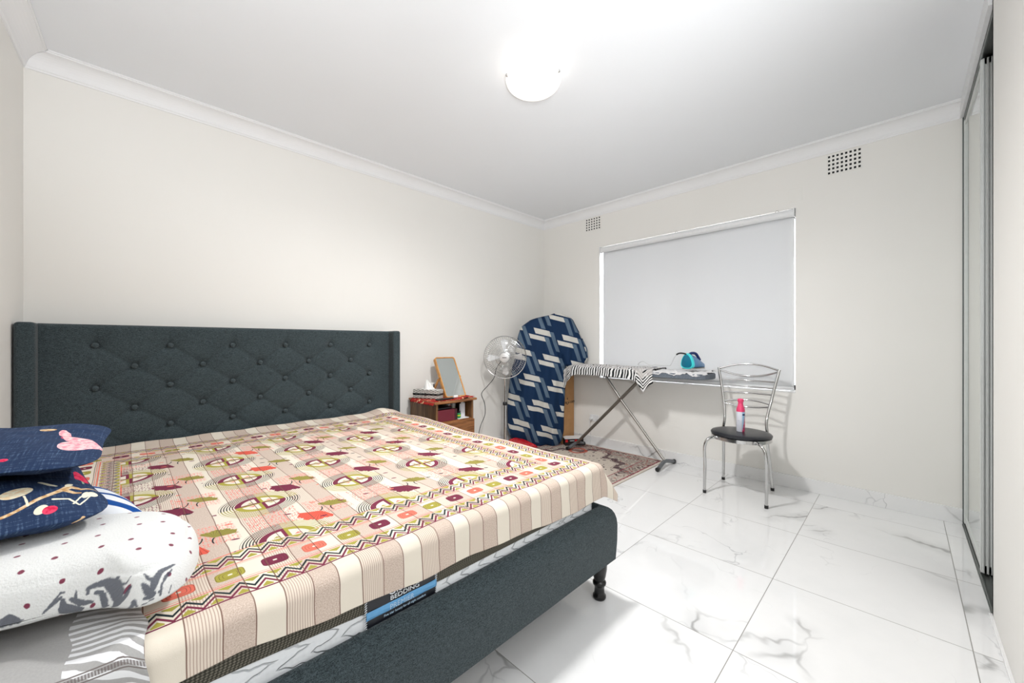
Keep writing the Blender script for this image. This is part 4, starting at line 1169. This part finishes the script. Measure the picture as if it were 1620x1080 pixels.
def topfn():
    poly = []
    for k in range(25):
        a = k/24; poly.append((lerp(NX0-0.026, NX1+0.03, a), NY0-0.018-0.016*sin(a*pi)))
    for k in range(5):
        a = k/4; poly.append((NX1+0.03, lerp(NY0-0.0, NY1, a)))
    for k in range(5):
        a = k/4; poly.append((lerp(NX1+0.02, NX0-0.02, a), NY1+0.004))
    poly.append((NX0-0.026, NY0+0.05))
    return poly
mk('top', G().prism(topfn(), 0.625, 0.645), WX, T, bevel=0.006, seg=3)
mk('shelf', G().box(NX0+0.018, NX1-0.018, NY0+0.003, NY1-0.01, 0.452, 0.468), WX, T, bevel=0.001)
for z0, z1 in ((0.262, 0.458), (0.062, 0.256)):
    d = mk('drawer', G().box(NX0+0.006, NX1+0.004, NY0-0.012, NY0+0.004, z0, z1), WX, T, bevel=0.003)
    mk('drawer_pull', G().ball(((NX0+NX1)/2, NY0-0.026, (z0+z1)/2), (0.013, 0.013, 0.013), 8), STEEL, d, smooth=True)
mk('plinth', G().box(NX0+0.005, NX1-0.005, NY0+0.02, NY1-0.01, 0.0, 0.055), WX, T)
# runner cloth
m = Mat('red_floral_runner', 0.85, spec=0.1); x, y, z = m.xyz('World')
f = m.voro(m.comb(x, y, 0.0), 34, 'F1')
c = m.mix(f < 0.30, rgb(168, 48, 44), rgb(226, 190, 150)); c = m.mix(m.noise(m.comb(x, y, 0.0), 60, 2) > 0.62, c, rgb(110, 34, 40))
m.color(c)
def run(a, b):
    xx = lerp(NX0-0.040, NX1+0.012, a); yy = lerp(NY0-0.010+0.012*sin(a*9), NY1-0.05, b)
    z = 0.6472+0.0012*(1+sin(a*40+b*9))
    if a < 0.05: z -= (0.05-a)/0.05*0.03
    if a > 0.72 : z += 0.010*(sin((a-0.72)*26)*0.5+0.5)
    return (xx, yy, z)
T = mk('table_runner', G().grid(run, 70, 24), m.mat, None, smooth=True, angle=180, solid=-0.0008); tag(T, 'small red and cream floral runner cloth on the bedside cabinet top', 'cloth')
# tissue box
m = Mat('woven_grey_basket', 0.8, spec=0.2); x, y, z = m.xyz()
w_ = ((x+y)*330).sin()*((z)*420).sin(); w2 = m.noise(m.vec, 120, 2)
m.color(m.mix((w_*0.5+w2).ramp(0.2, 0.8), rgb(120, 118, 114), rgb(224, 222, 216))).bump(w_, 0.5, 0.002)
WEAVE = m.mat
TB = Matrix.Translation((1.915, 2.975, 0.6515)) @ Matrix.Rotation(radians(-63.5), 4, 'Z')
T = thing('tissue_box', (1.915, 2.975, 0.6515), 'pale woven tissue box cover with black ribbon and a white tissue pulled up', 'tissue box')
g = G(); g.M = TB; g.box(-0.128, 0.128, -0.042, 0.042, 0, 0.078); mk('cover', g, WEAVE, T, bevel=0.005, seg=3)
g = G(); g.M = TB; g.box(-0.1295, 0.1295, -0.0435, 0.0435, 0.030, 0.044); R_ = mk('ribbon', g, BLACKP, T)
g = G(); g.M = TB; g.ball((0.0, -0.046, 0.037), (0.012, 0.005, 0.011), 8); mk('ribbon_knot', g, BLACKP, R_, smooth=True)
TIS = plain('tissue_paper', rgb(242, 242, 240), 0.9)
def tis(a, b):
    th = 2*pi*a; r = lerp(0.050, 0.004, b**0.8)*(1+0.25*sin(th*3+b*2)+0.1*sin(th*7))
    p = TB @ Vector((0.0+r*1.15*cos(th)-0.012*b, r*0.45*sin(th), 0.078+0.082*b))
    return p
mk('tissue', G().grid(tis, 40, 14, closed_u=True), TIS, T, smooth=True)
# small black wire ornament and packet beside
T = thing('tissue_packet', (1.985, 3.07, 0.6495), 'small white packet with a black mark, standing behind the mirror stand', 'packet')
PKM = Matrix.Translation((2.085, 3.115, 0.6495)) @ Matrix.Rotation(radians(-25), 4, 'Z')
g = G(); g.M = PKM; g.box(-0.055, 0.035, -0.012, 0.012, 0, 0.115); mk('packet_body', g, TIS, T, bevel=0.006, seg=3)
g = G(); g.M = PKM; g.box(-0.022, -0.012, -0.0135, -0.0118, 0.055, 0.105); mk('mark', g, BLACKP, T)
# table mirror
T = thing('table_mirror', (2.14, 2.93, 0.662), 'leaning table mirror in light bamboo frame, on the bedside cabinet', 'mirror')
p0 = Vector((2.030, 2.865, 0.651)); ex = Vector((0.216, -0.012, 0)); ez = Vector((0.006, 0.205, 0.352))
L = ez.length; uu = ex.normalized(); ww = (ez-uu*ez.dot(uu)).normalized(); nn_ = uu.cross(ww)
MM = Matrix((uu, ww, nn_)).transposed().to_4x4(); MM.translation = p0
WID = ex.length
def rr2(x0, x1, y0, y1, r): return rrect(x0, x1, y0, y1, r, 5)
out = rr2(0, WID, 0, L, 0.022); inn_ = rr2(0.009, WID-0.009, 0.009, L-0.009, 0.015)
n = len(out); vs = []; fs = []
for z in (-0.028, 0.006):
    vs += [(x, y, z) for x, y in out]+[(x, y, z) for x, y in inn_]
for i in range(n):
    j = (i+1) % n
    fs += [(i, j, 2*n+j, 2*n+i), (n+j, n+i, 3*n+i, 3*n+j), (2*n+i, 2*n+j, 3*n+j, 3*n+i), (j, i, n+i, n+j)]
g = G(); g.M = MM; g._add(vs, fs); mk('frame', g, BAM, T, bevel=0.0012)
g = G(); g.M = MM; g.prism(inn_, -0.022, 0.0005); mk('mirror_glass', g, MIRROR, T)
for sx, xx in ((0, -0.008), (1, WID+0.001)):
    hpt = MM @ Vector((xx+0.004, L*0.50, -0.012)); ft = Vector((hpt.x, 3.095, 0.651))
    dd_ = (ft-hpt); g = G()
    q = Vector((0, dd_.y, dd_.z)).normalized(); s_ = Vector((0, -q.z, q.y))
    vs = []
    for e in (hpt-q*0.012, ft):
        for a, b in ((-1, -1), (1, -1), (1, 1), (-1, 1)): vs.append(e+Vector((0.004*a, 0, 0))+s_*0.011*b)
    g._add(vs, [(0, 1, 2, 3), (7, 6, 5, 4), (0, 4, 5, 1), (1, 5, 6, 2), (2, 6, 7, 3), (3, 7, 4, 0)])
    lg = mk('stand_leg', g, BAM, T, bevel=0.001)
    mk('pivot_screw', G().lathe([(0.001, -0.006), (0.007, -0.006), (0.006, 0.002), (0.001, 0.003)], hpt+Vector((-0.004 if sx == 0 else 0.004, 0, 0)), 12, Matrix.Rotation(pi/2, 3, 'Y')), STEEL, lg, smooth=True)
# remote and cap in front of the mirror
g = G(); g.M = Matrix.Translation((1.965, 2.79, 0.6515)) @ Matrix.Rotation(radians(4), 4, 'Z'); g.box(-0.09, 0.085, -0.022, 0.022, 0, 0.010)
tag(mk('eyeglass_case', g, BLACKP, None, bevel=0.004, seg=3), 'slim black case lying at the front of the bedside cabinet top', 'case')
g = G().lathe([(0.001, -0.022), (0.010, -0.022), (0.012, -0.015), (0.012, 0.018), (0.009, 0.022), (0.001, 0.022)], (2.085, 2.80, 0.664), 16, Matrix.Rotation(pi/2, 3, 'Y'))
tag(mk('cotton_roll', g, TIS, None, smooth=True), 'tiny white cylinder lying in front of the bamboo mirror', 'roll')
# shelf contents
T = thing('maroon_box', (1.965, 2.85, 0.4685), 'maroon box with a dark end panel inside the bedside cabinet shelf', 'box')
g = G().box(1.868, 2.045, 2.757, 2.93, 0.4688, 0.567); mk('box_body', g, plain('maroon_card', rgb(112, 32, 48), 0.35), T, bevel=0.002)
mk('end_panel', G().box(2.0455, 2.072, 2.757, 2.93, 0.4688, 0.566), plain('dark_maroon_card', rgb(66, 26, 34), 0.4), T, bevel=0.002)
g = G().prism([(1.873, 2.775), (2.03, 2.785), (2.05, 2.90), (1.88, 2.91)], 0.5675, 0.586)
tag(mk('black_pouch', g, plain('black_leatherette', rgb(22, 24, 34), 0.4), None, bevel=0.006, seg=3), 'black pouch lying on top of the maroon box in the cabinet', 'pouch')
T = thing('cosmetics_box', (1.93, 3.0, 0.4685), 'dark box with a pink band at the back left of the cabinet shelf', 'box')
mk('carton_face', G().box(1.885, 2.0, 2.96, 3.04, 0.4688, 0.602), plain('dark_card', rgb(48, 30, 38), 0.5), T, bevel=0.002)
mk('pink_band', G().box(1.884, 2.001, 2.959, 3.041, 0.588, 0.596), plain('salmon_card', rgb(214, 132, 116), 0.5), T)
CRM = plain('cream_card', rgb(214, 212, 192), 0.5)
for k, (x0, x1, y0, z1, lab) in enumerate(((2.055, 2.115, 2.95, 0.628, 'taller cream jar carton at the back of the cabinet shelf'), (2.06, 2.10, 2.90, 0.592, 'short cream jar with red spot, left of its twin on the shelf'), (2.108, 2.146, 2.89, 0.594, 'short plain cream jar right of the red spotted jar on the shelf'))):
    if k == 0: tag(mk('jar_carton', G().box(x0, x1, y0, y0+0.05, 0.4688, z1), CRM, None, bevel=0.002), lab, 'carton'); continue
    cx_ = (x0+x1)/2; rj = (x1-x0)/2
    T = thing('cosmetic_jar', (cx_, y0, 0.4688), lab, 'jar')
    mk('jar_body', G().lathe([(0.001, 0.4688), (rj, 0.4695), (rj, z1-0.03), (0.001, z1-0.03)], (cx_, y0, 0), 24), CRM, T, smooth=True)
    mk('lid', G().lathe([(0.001, z1-0.03), (rj+0.001, z1-0.0295), (rj+0.001, z1-0.002), (rj-0.003, z1), (0.001, z1)], (cx_, y0, 0), 24), WHITE, T, smooth=True)
    if k == 1: mk('red_spot', G().lathe([(0.001, 0.0), (0.008, 0.0), (0.001, 0.001)], (cx_+0.002, y0-rj-0.0004, z1-0.018), 14, Matrix.Rotation(pi/2, 3, 'X')), REDI, T)
GRN_ = plain('green_balm_tin', rgb(16, 140, 74), 0.35)
T = thing('green_balm_jar', (2.108, 2.79, 0.4688), 'little green jar with yellow band and black cap on the cabinet shelf', 'jar')
c_ = (2.108, 2.785, 0)
mk('jar_body', G().lathe([(0.001, 0.476), (0.018, 0.477), (0.0185, 0.515), (0.016, 0.519), (0.001, 0.519)], c_, 24), GRN_, T, smooth=True)
mk('yellow_band', G().lathe([(0.0190, 0.492), (0.0192, 0.493), (0.0192, 0.503), (0.0190, 0.504)], c_, 24), plain('yellow_print', rgb(206, 212, 60), 0.4), T, smooth=True)
mk('cap', G().lathe([(0.001, 0.519), (0.0155, 0.5195), (0.0155, 0.535), (0.001, 0.536)], c_, 24), BLACKP, T, smooth=True)
for k, (xx, h, w_) in enumerate(((2.134, 0.595, 0.007), (2.151, 0.607, 0.008), (2.169, 0.611, 0.009), (2.188, 0.600, 0.009))):
    T = thing('cosmetic_tube', (xx, 2.80, 0.4688), ('pale grey slim tube, leftmost of the upright tubes on the cabinet shelf', 'white upright tube with a black dot, second of the shelf tubes', 'tallest white upright tube on the cabinet shelf, with printed text', 'white upright tube nearest the right side of the cabinet shelf')[k], 'tube', 'upright tubes in the bedside cabinet')
    mk('tube_body', G().lathe([(0.001, 0.476), (w_, 0.4765), (w_, h-0.02), (w_*0.9, h-0.012), (0.001, h-0.012)], (xx, 2.80+0.004*k, 0), 16), plain('tube_plastic_%s' % 'abcd'[k], rgb(200, 204, 210) if k == 0 else rgb(234, 232, 238), 0.4), T, smooth=True)
    mk('cap', G().lathe([(0.001, h-0.012), (w_*0.85, h-0.0115), (w_*0.8, h), (0.001, h)], (xx, 2.80+0.004*k, 0), 16), WHITE, T, smooth=True)
g = G().box(2.082, 2.20, 2.755, 2.83, 0.4688, 0.4755); tag(mk('folded_leaflet', g, WHITE, None, bevel=0.001), 'flat white folded leaflet under the tubes on the cabinet shelf', 'leaflet')

# ================================================================== IRONING BOARD
Y0, Y1, XA, XB, ZT = 1.12, 2.56, 3.335, 3.665, 0.880
T = thing('ironing_board', (3.5, 1.9, 0.0085), 'long ironing board on grey metal crossed legs in front of the window', 'ironing board')
def boardpoly():
    o = []
    for k in range(13):
        a = k/12*pi; o.append((3.5-0.165*cos(a), Y0+0.11-0.11*sin(a)**0.8))
    o += [(XB, 1.9), (XB-0.02, 2.30), (3.60, 2.50), (3.5, Y1), (3.40, 2.50), (XA+0.02, 2.30), (XA, 1.9)]
    return o
BCOV = fabric('grey_board_cover', rgb(88, 96, 106), rgb(124, 132, 142), 300)
mk('board_top', G().prism(boardpoly(), ZT-0.046, ZT), BCOV, T, bevel=0.008, seg=3)
def leg(name, pts, r): return mk(name, G().tube(pts, r, 14), plain('leg_paint_'+name, rgb(128, 122, 114), 0.3, 0.75, nscale=20), T, smooth=True)
mk('inner_leg', G().tube([(3.485, 2.165, ZT-0.048), (3.485, 1.975, 0.585), (3.52, 1.545, 0.055)], 0.0125, 14), STEEL, T, smooth=True)
LEGP = plain('taupe_leg_paint', rgb(112, 106, 98), 0.35, 0.5)
for dx in (-0.014, 0.014):
    mk('outer_leg', G().tube([(3.50+dx, 1.735, ZT-0.048), (3.47+dx, 2.50, 0.05)], 0.0115, 14), LEGP, T, smooth=True)
mk('pivot_bolt', G().tube([(3.455, 1.985, 0.583), (3.535, 1.985, 0.583)], 0.007, 10), STEEL, T, smooth=True)
def foot(name, y, z0, x0, x1, xm, dy):
    pts = smoothpath([(x0, y, z0+0.018), (lerp(x0, xm, 0.6), y+dy*0.6, z0+0.042), (xm, y+dy, z0+0.052), (lerp(x1, xm, 0.6), y+dy*0.6, z0+0.042), (x1, y, z0+0.018)], 6)
    f = mk('foot', G().tube(pts, 0.017, 14), GREYP, T, smooth=True)
    for xx, s in ((x0, -1), (x1, 1)):
        mk('rubber_cap', G().tube([(xx-s*0.012, y, z0+0.0195), (xx+s*0.016, y, z0+0.0185)], 0.0185, 14), BLACKP, f, smooth=True)
foot('foot', 1.535, 0.0006, 3.355, 3.690, 3.525, 0.012)
foot('foot', 2.50, 0.0095, 3.325, 3.61, 3.47, -0.008)
# black and white striped garment draped over the board
m = Mat('black_white_stripe_jersey', 0.9, spec=0.1); u, v, _ = m.xyz('UV')
n = m.noise(m.comb(u, v, 0.0), 3.2, 3, 0.6); n2 = m.noise(m.comb(v*0.6, u*3.0, 5.0), 3.0, 2)
reg = m.rnd((u*8.0+n2*0.6).floor(), 0.0, 3.0)
ph = m.mix(1.0, rgb(0, 0, 0), rgb(0, 0, 0))
sA = (u*35.0+n*3.0+v*6.0).frac(); sB = (v*30.0+n*7.0+u*8.0).frac()
sel = reg > 0.5
s = sA*sel+sB*sel.inv()
c = m.mix(s < 0.47, rgb(232, 232, 232), rgb(26, 28, 30))
top = (v > 0.085)*(m.noise(m.comb(u*2.0, v*3.0, 0.0), 9, 3) > 0.44)
c = m.mix(top*0.85, c, rgb(196, 192, 190))
m.color(c).bump(m.noise(m.comb(u*1.0, v*0.4, 0.0), 20, 3), 0.5, 0.01)
STRP = m.mat
def hang(y): 
    return table(y, [(1.45, 0.10), (1.52, 0.085), (1.60, 0.13), (1.66, 0.20), (1.72, 0.11), (1.80, 0.085), (2.1, 0.075), (2.4, 0.08), (2.45, 0.10), (2.54, 0.15), (2.61, 0.20)])[0]
def garment(a, b):
    y = lerp(1.60, 2.615, a)
    if a < 0.06: y -= (0.06-a)*0.6*(1-b)
    h = hang(y); k = b
    if y > 2.45: drop = (y-2.45)/0.165; xa = lerp(XA, 3.42, drop); xb = lerp(XB, 3.58, drop); zt = ZT+0.012-0.05*drop**2
    else: xa, xb, zt = XA, XB, ZT+0.012
    per = h+(xb-xa)+0.05; s = k*per
    w_ = 0.010*fbm(y, k, 0, 12)+0.006*sin(y*60+k*5)
    if s < h: return (xa-0.012-0.004*sin(y*70)-w_*0.6, y, zt-(h-s))
    s -= h
    if s < xb-xa: 
        q = s/(xb-xa); return (xa+s, y, zt+0.012*abs(fbm(y, q, 1, 9))+0.006+0.003*sin(y*45+q*6)+0.008*sin(q*pi))
    s -= xb-xa
    return (xb+0.012, y, zt-s)
GT = mk('striped_garment', G().grid(garment, 220, 60, uvfn=lambda a, b: (lerp(1.60, 2.615, a), b*0.5)), STRP, None, smooth=True, angle=180, solid=-0.002)
tag(GT, 'black and white striped garment draped over the left part of the ironing board', 'garment')
m = Mat('pale_rumpled_cotton', 0.9, spec=0.1); x, y, z = m.xyz()
m.color(m.mix(m.noise(m.vec, 14, 3), rgb(196, 196, 200), rgb(232, 230, 228))).bump(m.noise(m.vec, 40, 3), 0.5, 0.006)
def rump(a, b):
    xx = lerp(XA-0.006, XB-0.02, b); yy = lerp(1.13, 1.60, a)+0.015*sin(b*12)
    if a < 0.15: xx = lerp(xx, 3.5, (0.15-a)*2.4)
    z = ZT+0.006+0.017*abs(fbm(xx, yy, 2, 16))+0.014*abs(fbm(xx, yy, 4, 34))+0.018*exp(-((yy-1.14)/0.02)**2)*b
    if b < 0.06: z -= (0.06-b)*0.5*(0.4+0.6*sin(a*9)**2)
    return (xx, yy, z)
T = mk('pillowcase', G().grid(rump, 90, 60), m.mat, None, smooth=True, angle=180, solid=-0.0016)
tag(T, 'rumpled pale cotton cloth on the right end of the ironing board, under the iron', 'cloth')
# iron
TEAL = plain('teal_plastic', rgb(0, 108, 136), 0.35); CYAN = plain('bright_cyan_plastic', rgb(70, 222, 226), 0.35); IBL = plain('translucent_blue_plastic', rgb(80, 132, 178), 0.25)
def cyf(v): pass
IC = Vector((3.40, 1.297, ZT+0.036)); ia = Vector((0.93, -0.36, 0.0)).normalized(); ib = Vector((-ia.y, ia.x, 0)); 
IM = Matrix((ia, ib, Vector((0, 0, 1)))).transposed().to_4x4(); IM.translation = IC
T = thing('steam_iron', (3.46, 1.29, ZT+0.034), 'teal steam iron with cyan rim, standing on the right end of the ironing board', 'iron')
def tri(sc, n=36, yoff=0.0, zs=1.0):
    o = []
    for k in range(n):
        a = 2*pi*k/n
        # rounded triangle, wide at the bottom
        z = sin(a); w = 0.066*(1.0-0.62*(z+1)/2)
        o.append((yoff+math.copysign(abs(cos(a))**0.8, cos(a))*w*sc*1.25, 0.068+0.066*math.copysign(abs(z)**0.85, z)*sc*zs))
    return o
def loft(secs, caps=True):
    g = G(); g.M = IM; n = len(secs[0][1]); vs = []
    for xo, o in secs: vs += [(xo, y, z) for y, z in o]
    fs = []
    for s in range(len(secs)-1):
        for i in range(n):
            j = (i+1) % n; fs.append((s*n+i, s*n+j, (s+1)*n+j, (s+1)*n+i))
    fs += [tuple(range(n)), tuple((len(secs)-1)*n+i for i in reversed(range(n)))]
    return g._add(vs, fs)
mk('heel_rim', loft([(-0.008, tri(0.90)), (-0.012, tri(0.96)), (-0.004, tri(1.02)), (0.014, tri(1.0)), (0.02, tri(0.94))]), CYAN, T, smooth=True)
mk('heel_plate', loft([(-0.016, tri(0.76)), (-0.014, tri(0.82)), (-0.006, tri(0.83))]), TEAL, T, smooth=True)
secs = []
for k in range(9):
    t = k/8; o = []
    for y, z in tri(0.90-0.25*t*t, 36): 
        zz = z*(1-0.62*t**1.3); o.append((y*(1-0.85*t**2), max(0.012, zz)))
    secs.append((0.02+0.18*t, o))
mk('body', loft(secs), IBL, T, smooth=True)
g = G(); g.M = IM; g.prism([(-0.005, -0.052), (-0.005, 0.052), (0.09, 0.046), (0.17, 0.024), (0.212, 0.0), (0.17, -0.024), (0.09, -0.046)], -0.001, 0.011); mk('soleplate', g, STEEL, T, bevel=0.001)
g = G(); g.M = IM; g.tube(smoothpath([(0.02, 0, 0.124), (0.05, 0, 0.135), (0.10, 0, 0.128), (0.145, 0, 0.075)], 6), 0.012, 12); mk('handle', g, plain('navy_grip', rgb(18, 44, 104), 0.4), T, smooth=True)
g = G(); g.M = IM; g.tube(smoothpath([(0.0, 0.0, 0.125), (-0.02, 0.03, 0.134), (-0.025, 0.065, 0.133), (-0.025, 0.092, 0.122)], 6), [0.007]*19, 10); mk('cord_guard', g, BLACKP, T, smooth=True)
cp = [IM @ Vector(q) for q in ((-0.025, 0.092, 0.122), (-0.02, 0.125, 0.09), (-0.01, 0.17, 0.03), (0.0, 0.22, 0.018))]+[Vector((3.43, 1.60, ZT+0.06)), Vector((3.50, 1.66, ZT+0.045)), Vector((3.47, 1.78, ZT+0.05)), Vector((3.40, 1.70, ZT+0.09)), Vector((3.37, 1.62, ZT+0.06)), Vector((3.44, 1.52, ZT+0.05))]
mk('cord', G().tube(smoothpath(cp, 6), 0.0028, 7), plain('white_flex', rgb(206, 206, 206), 0.5), T, smooth=True)

# ================================================================== CHROME CHAIR
T = thing('chrome_chair', (3.33, 0.875, 0.0), 'chrome framed chair with slim back rails and round black padded seat', 'chair')
SC_ = Vector((3.325, 0.872, 0)); RS = 0.200
seatp = lambda s: [(SC_.x+RS*s*cos(2*pi*k/56), SC_.y+RS*s*1.0*sin(2*pi*k/56)) for k in range(56)]
vin = plain('black_vinyl', rgb(30, 32, 38), 0.3, nscale=200, namp=0.1)
mk('seat', G().lathe([(0.001, 0.440), (0.196, 0.440), (0.203, 0.446), (0.204, 0.455), (0.197, 0.463), (0.17, 0.468), (0.09, 0.470), (0.001, 0.470)], (SC_.x, SC_.y, 0), 56), vin, T, smooth=True)
g = G().lathe([(0.196, 0.412), (0.201, 0.414), (0.201, 0.438), (0.196, 0.440), (0.188, 0.438), (0.188, 0.414)], (SC_.x, SC_.y, 0), 56)
mk('seat_ring', g, CHROME, T, smooth=True)
def R3(*p): return smoothpath(p, 7)
def cleg(pts, foot):
    l = mk('leg', G().tube(R3(*pts), 0.0105, 14), CHROME, T, smooth=True)
    mk('rubber_foot', G().tube([foot, (foot[0], foot[1], foot[2]+0.022)], 0.0125, 14), BLACKP, l, smooth=True)
for y, yi, yo in ((0.665, 0.735, -1), (1.068, 1.005, 1)):
    cleg([(3.34, lerp(SC_.y, yi, 0.7), 0.424), (3.20, yi, 0.424), (3.150, lerp(yi, y, 0.5), 0.418), (3.135, lerp(yi, y, 0.85), 0.388), (3.134, y, 0.33), (3.142, y, 0.22), (3.134, y, 0.015)], (3.134, y, 0.0))
for y, yb, yt, ym in ((0.712, 0.735, 0.672, 0.742), (1.060, 1.045, 1.104, 1.036)):
    # rear leg and back post are one bent tube
    cleg([(3.545, y, 0.015), (3.530, lerp(y, yb, 0.5), 0.20), (3.500, yb, 0.36), (3.497, yb, 0.44), (3.505, ym, 0.54), (3.545, lerp(ym, yt, 0.35), 0.70), (3.575, yt, 0.932)], (3.545, y, 0.0))
def rail_(pts, r=0.006): mk('back_rail', G().tube(R3(*pts), r, 10), CHROME, T, smooth=True)
def post(z):  # (x, yR, yL) at height z
    t = table(z, [(0.54, 3.505, 0.742, 1.036), (0.70, 3.545, 0.718, 1.060), (0.932, 3.575, 0.672, 1.104)]); return t
def cross(z, bow, dz=0.0, r=0.006):
    x_, a, b = post(z)
    rail_([(x_, a, z), (x_+bow*0.7, lerp(a, b, 0.25), z+dz*0.75), (x_+bow, (a+b)/2, z+dz), (x_+bow*0.7, lerp(a, b, 0.75), z+dz*0.75), (x_, b, z)], r)
cross(0.925, 0.035, 0.042, 0.0075); cross(0.915, 0.028, -0.045, 0.0075)
cross(0.835, 0.03); cross(0.785, 0.03); cross(0.735, 0.03)
cross(0.66, 0.030, 0.020); cross(0.645, 0.028, -0.022)

# air freshener can
m = Mat('aerosol_label', 0.3, spec=0.5); u, v, _ = m.xyz('UV')
z_ = v; a_ = u
n = m.noise(m.comb(a_*20.0, z_*60.0, 0.0), 1.4, 2); pf = m.voro(m.comb(a_*16.0, z_*55.0, 0.0), 1.0, 'F1')
c = m.mix((a_ > 0.60)*(a_ < 0.9), rgb(226, 228, 238), rgb(168, 204, 234))
ln = ((z_*230).frac() < 0.45)*((m.noise(m.comb(a_*60.0, (z_*230).floor(), 0.0), 1.0, 1)) > 0.5)*(a_ < 0.60)*(a_ > 0.42)*(z_ < 0.56)
c = m.mix(ln*0.6, c, rgb(110, 118, 140))
pk = (a_ > 0.60)*(a_ < 0.92)*((z_-0.475)*1.0 < (a_-0.60)*0.9)*(pf < 0.75)
c = m.mix(pk, c, m.mix(pf.ramp(0.1, 0.5), rgb(176, 16, 62), rgb(234, 96, 140)))
c = m.mix((a_ > 0.61)*(a_ < 0.78)*(z_ > 0.594)*(z_ < 0.606), c, rgb(20, 36, 96))
m.color(c)
BX_, BY_ = 3.305, 0.868
T = thing('air_freshener_can', (BX_, BY_, 0.4705), 'pink capped air freshener spray can standing on the black chair seat', 'spray can')
mk('can_body', G().lathe([(0.001, 0.4706), (0.026, 0.4706), (0.0285, 0.476), (0.0285, 0.618), (0.0275, 0.624), (0.001, 0.626)], (BX_, BY_, 0), 40), m.mat, T, smooth=True)
mk('cap', G().lathe([(0.001, 0.620), (0.0285, 0.621), (0.0285, 0.632), (0.0265, 0.645), (0.020, 0.665), (0.0165, 0.682), (0.0165, 0.688), (0.021, 0.700), (0.0225, 0.706), (0.020, 0.714), (0.012, 0.718), (0.001, 0.719)], (BX_, BY_, 0), 40), plain('pink_plastic', rgb(236, 70, 118), 0.35), T, smooth=True)

# ================================================================== LIGHTS / WORLD / CAMERA
K_WORLD, K_HALL, K_FLASH, K_LAMP, K_BOWL, K_EAST = 28.0, 26.0, 140.0, 149.0, 0.95, 106.0
LITB.inputs['Emission Strength'].default_value = K_BOWL
w = bpy.data.worlds.new('World'); SC.world = w; w.use_nodes = True
bg = w.node_tree.nodes['Background']; bg.inputs[0].default_value = (0.93, 0.96, 1.0, 1); bg.inputs[1].default_value = K_WORLD
def area(name, loc, rot, sx, sy, power, col=(1, 1, 1)):
    l = bpy.data.lights.new(name, 'AREA'); l.shape = 'RECTANGLE'; l.size = sx; l.size_y = sy; l.energy = power; l.color = col
    o = bpy.data.objects.new(name, l); COL.objects.link(o); o.location = loc; o.rotation_euler = rot
    return o
area('hall_fill', (0.4, -1.3, 2.3), (radians(62), 0, radians(-30)), 1.2, 0.9, K_HALL, (0.96, 0.98, 1.0))  # unseen fill panel added beyond the doorway to brighten the room
def spot(name, loc, to, cone, blend, soft, power, col):
    l = bpy.data.lights.new(name, 'SPOT'); l.spot_size = radians(cone); l.spot_blend = blend; l.shadow_soft_size = soft; l.energy = power; l.color = col
    o = bpy.data.objects.new(name, l); COL.objects.link(o); o.location = loc
    o.rotation_euler = Vector(to).to_track_quat('-Z', 'Y').to_euler()
# light the ceiling bowl throws down and out
spot('bowl_light', (CL[0], CL[1], HC-0.20), (0, 0, -1), 174, 1.0, 0.09, K_LAMP, (1.0, 0.99, 0.975))
# the photographer's flash, held beside the camera and bounced off the ceiling
spot('bounced_flash', (0.02, -0.12, 1.15), (0.24, 0.70, 1.0), 110, 0.6, 0.06, K_FLASH, (0.955, 0.98, 1.0))
spot('east_fill', (0.06, -0.14, 1.40), (1.0, 0.42, 0.30), 80, 1.0, 0.06, K_EAST, (0.955, 0.98, 1.0))  # extra fill added to brighten the east wall and the ceiling near it

cam = bpy.data.cameras.new('camera'); co = bpy.data.objects.new('camera', cam); COL.objects.link(co); SC.camera = co
cam.sensor_fit = 'HORIZONTAL'; cam.sensor_width = 36.0; cam.lens = 617.0/1620*36
cam.shift_y = (543-540)/1620.0
cam.clip_start = 0.02
co.location = (0, 0, 1.135)
ang = atan2(619, 617)          # room X axis is 45 degrees right of the view axis
co.rotation_euler = (pi/2, 0, -(pi/2-ang))
SC.view_settings.view_transform = 'Standard'; SC.view_settings.look = 'None'
SC.view_settings.exposure = 0.0; SC.view_settings.gamma = 1.0; SC.view_settings.use_curve_mapping = False
SC.cycles.use_denoising = True
SC.cycles.max_bounces = 6
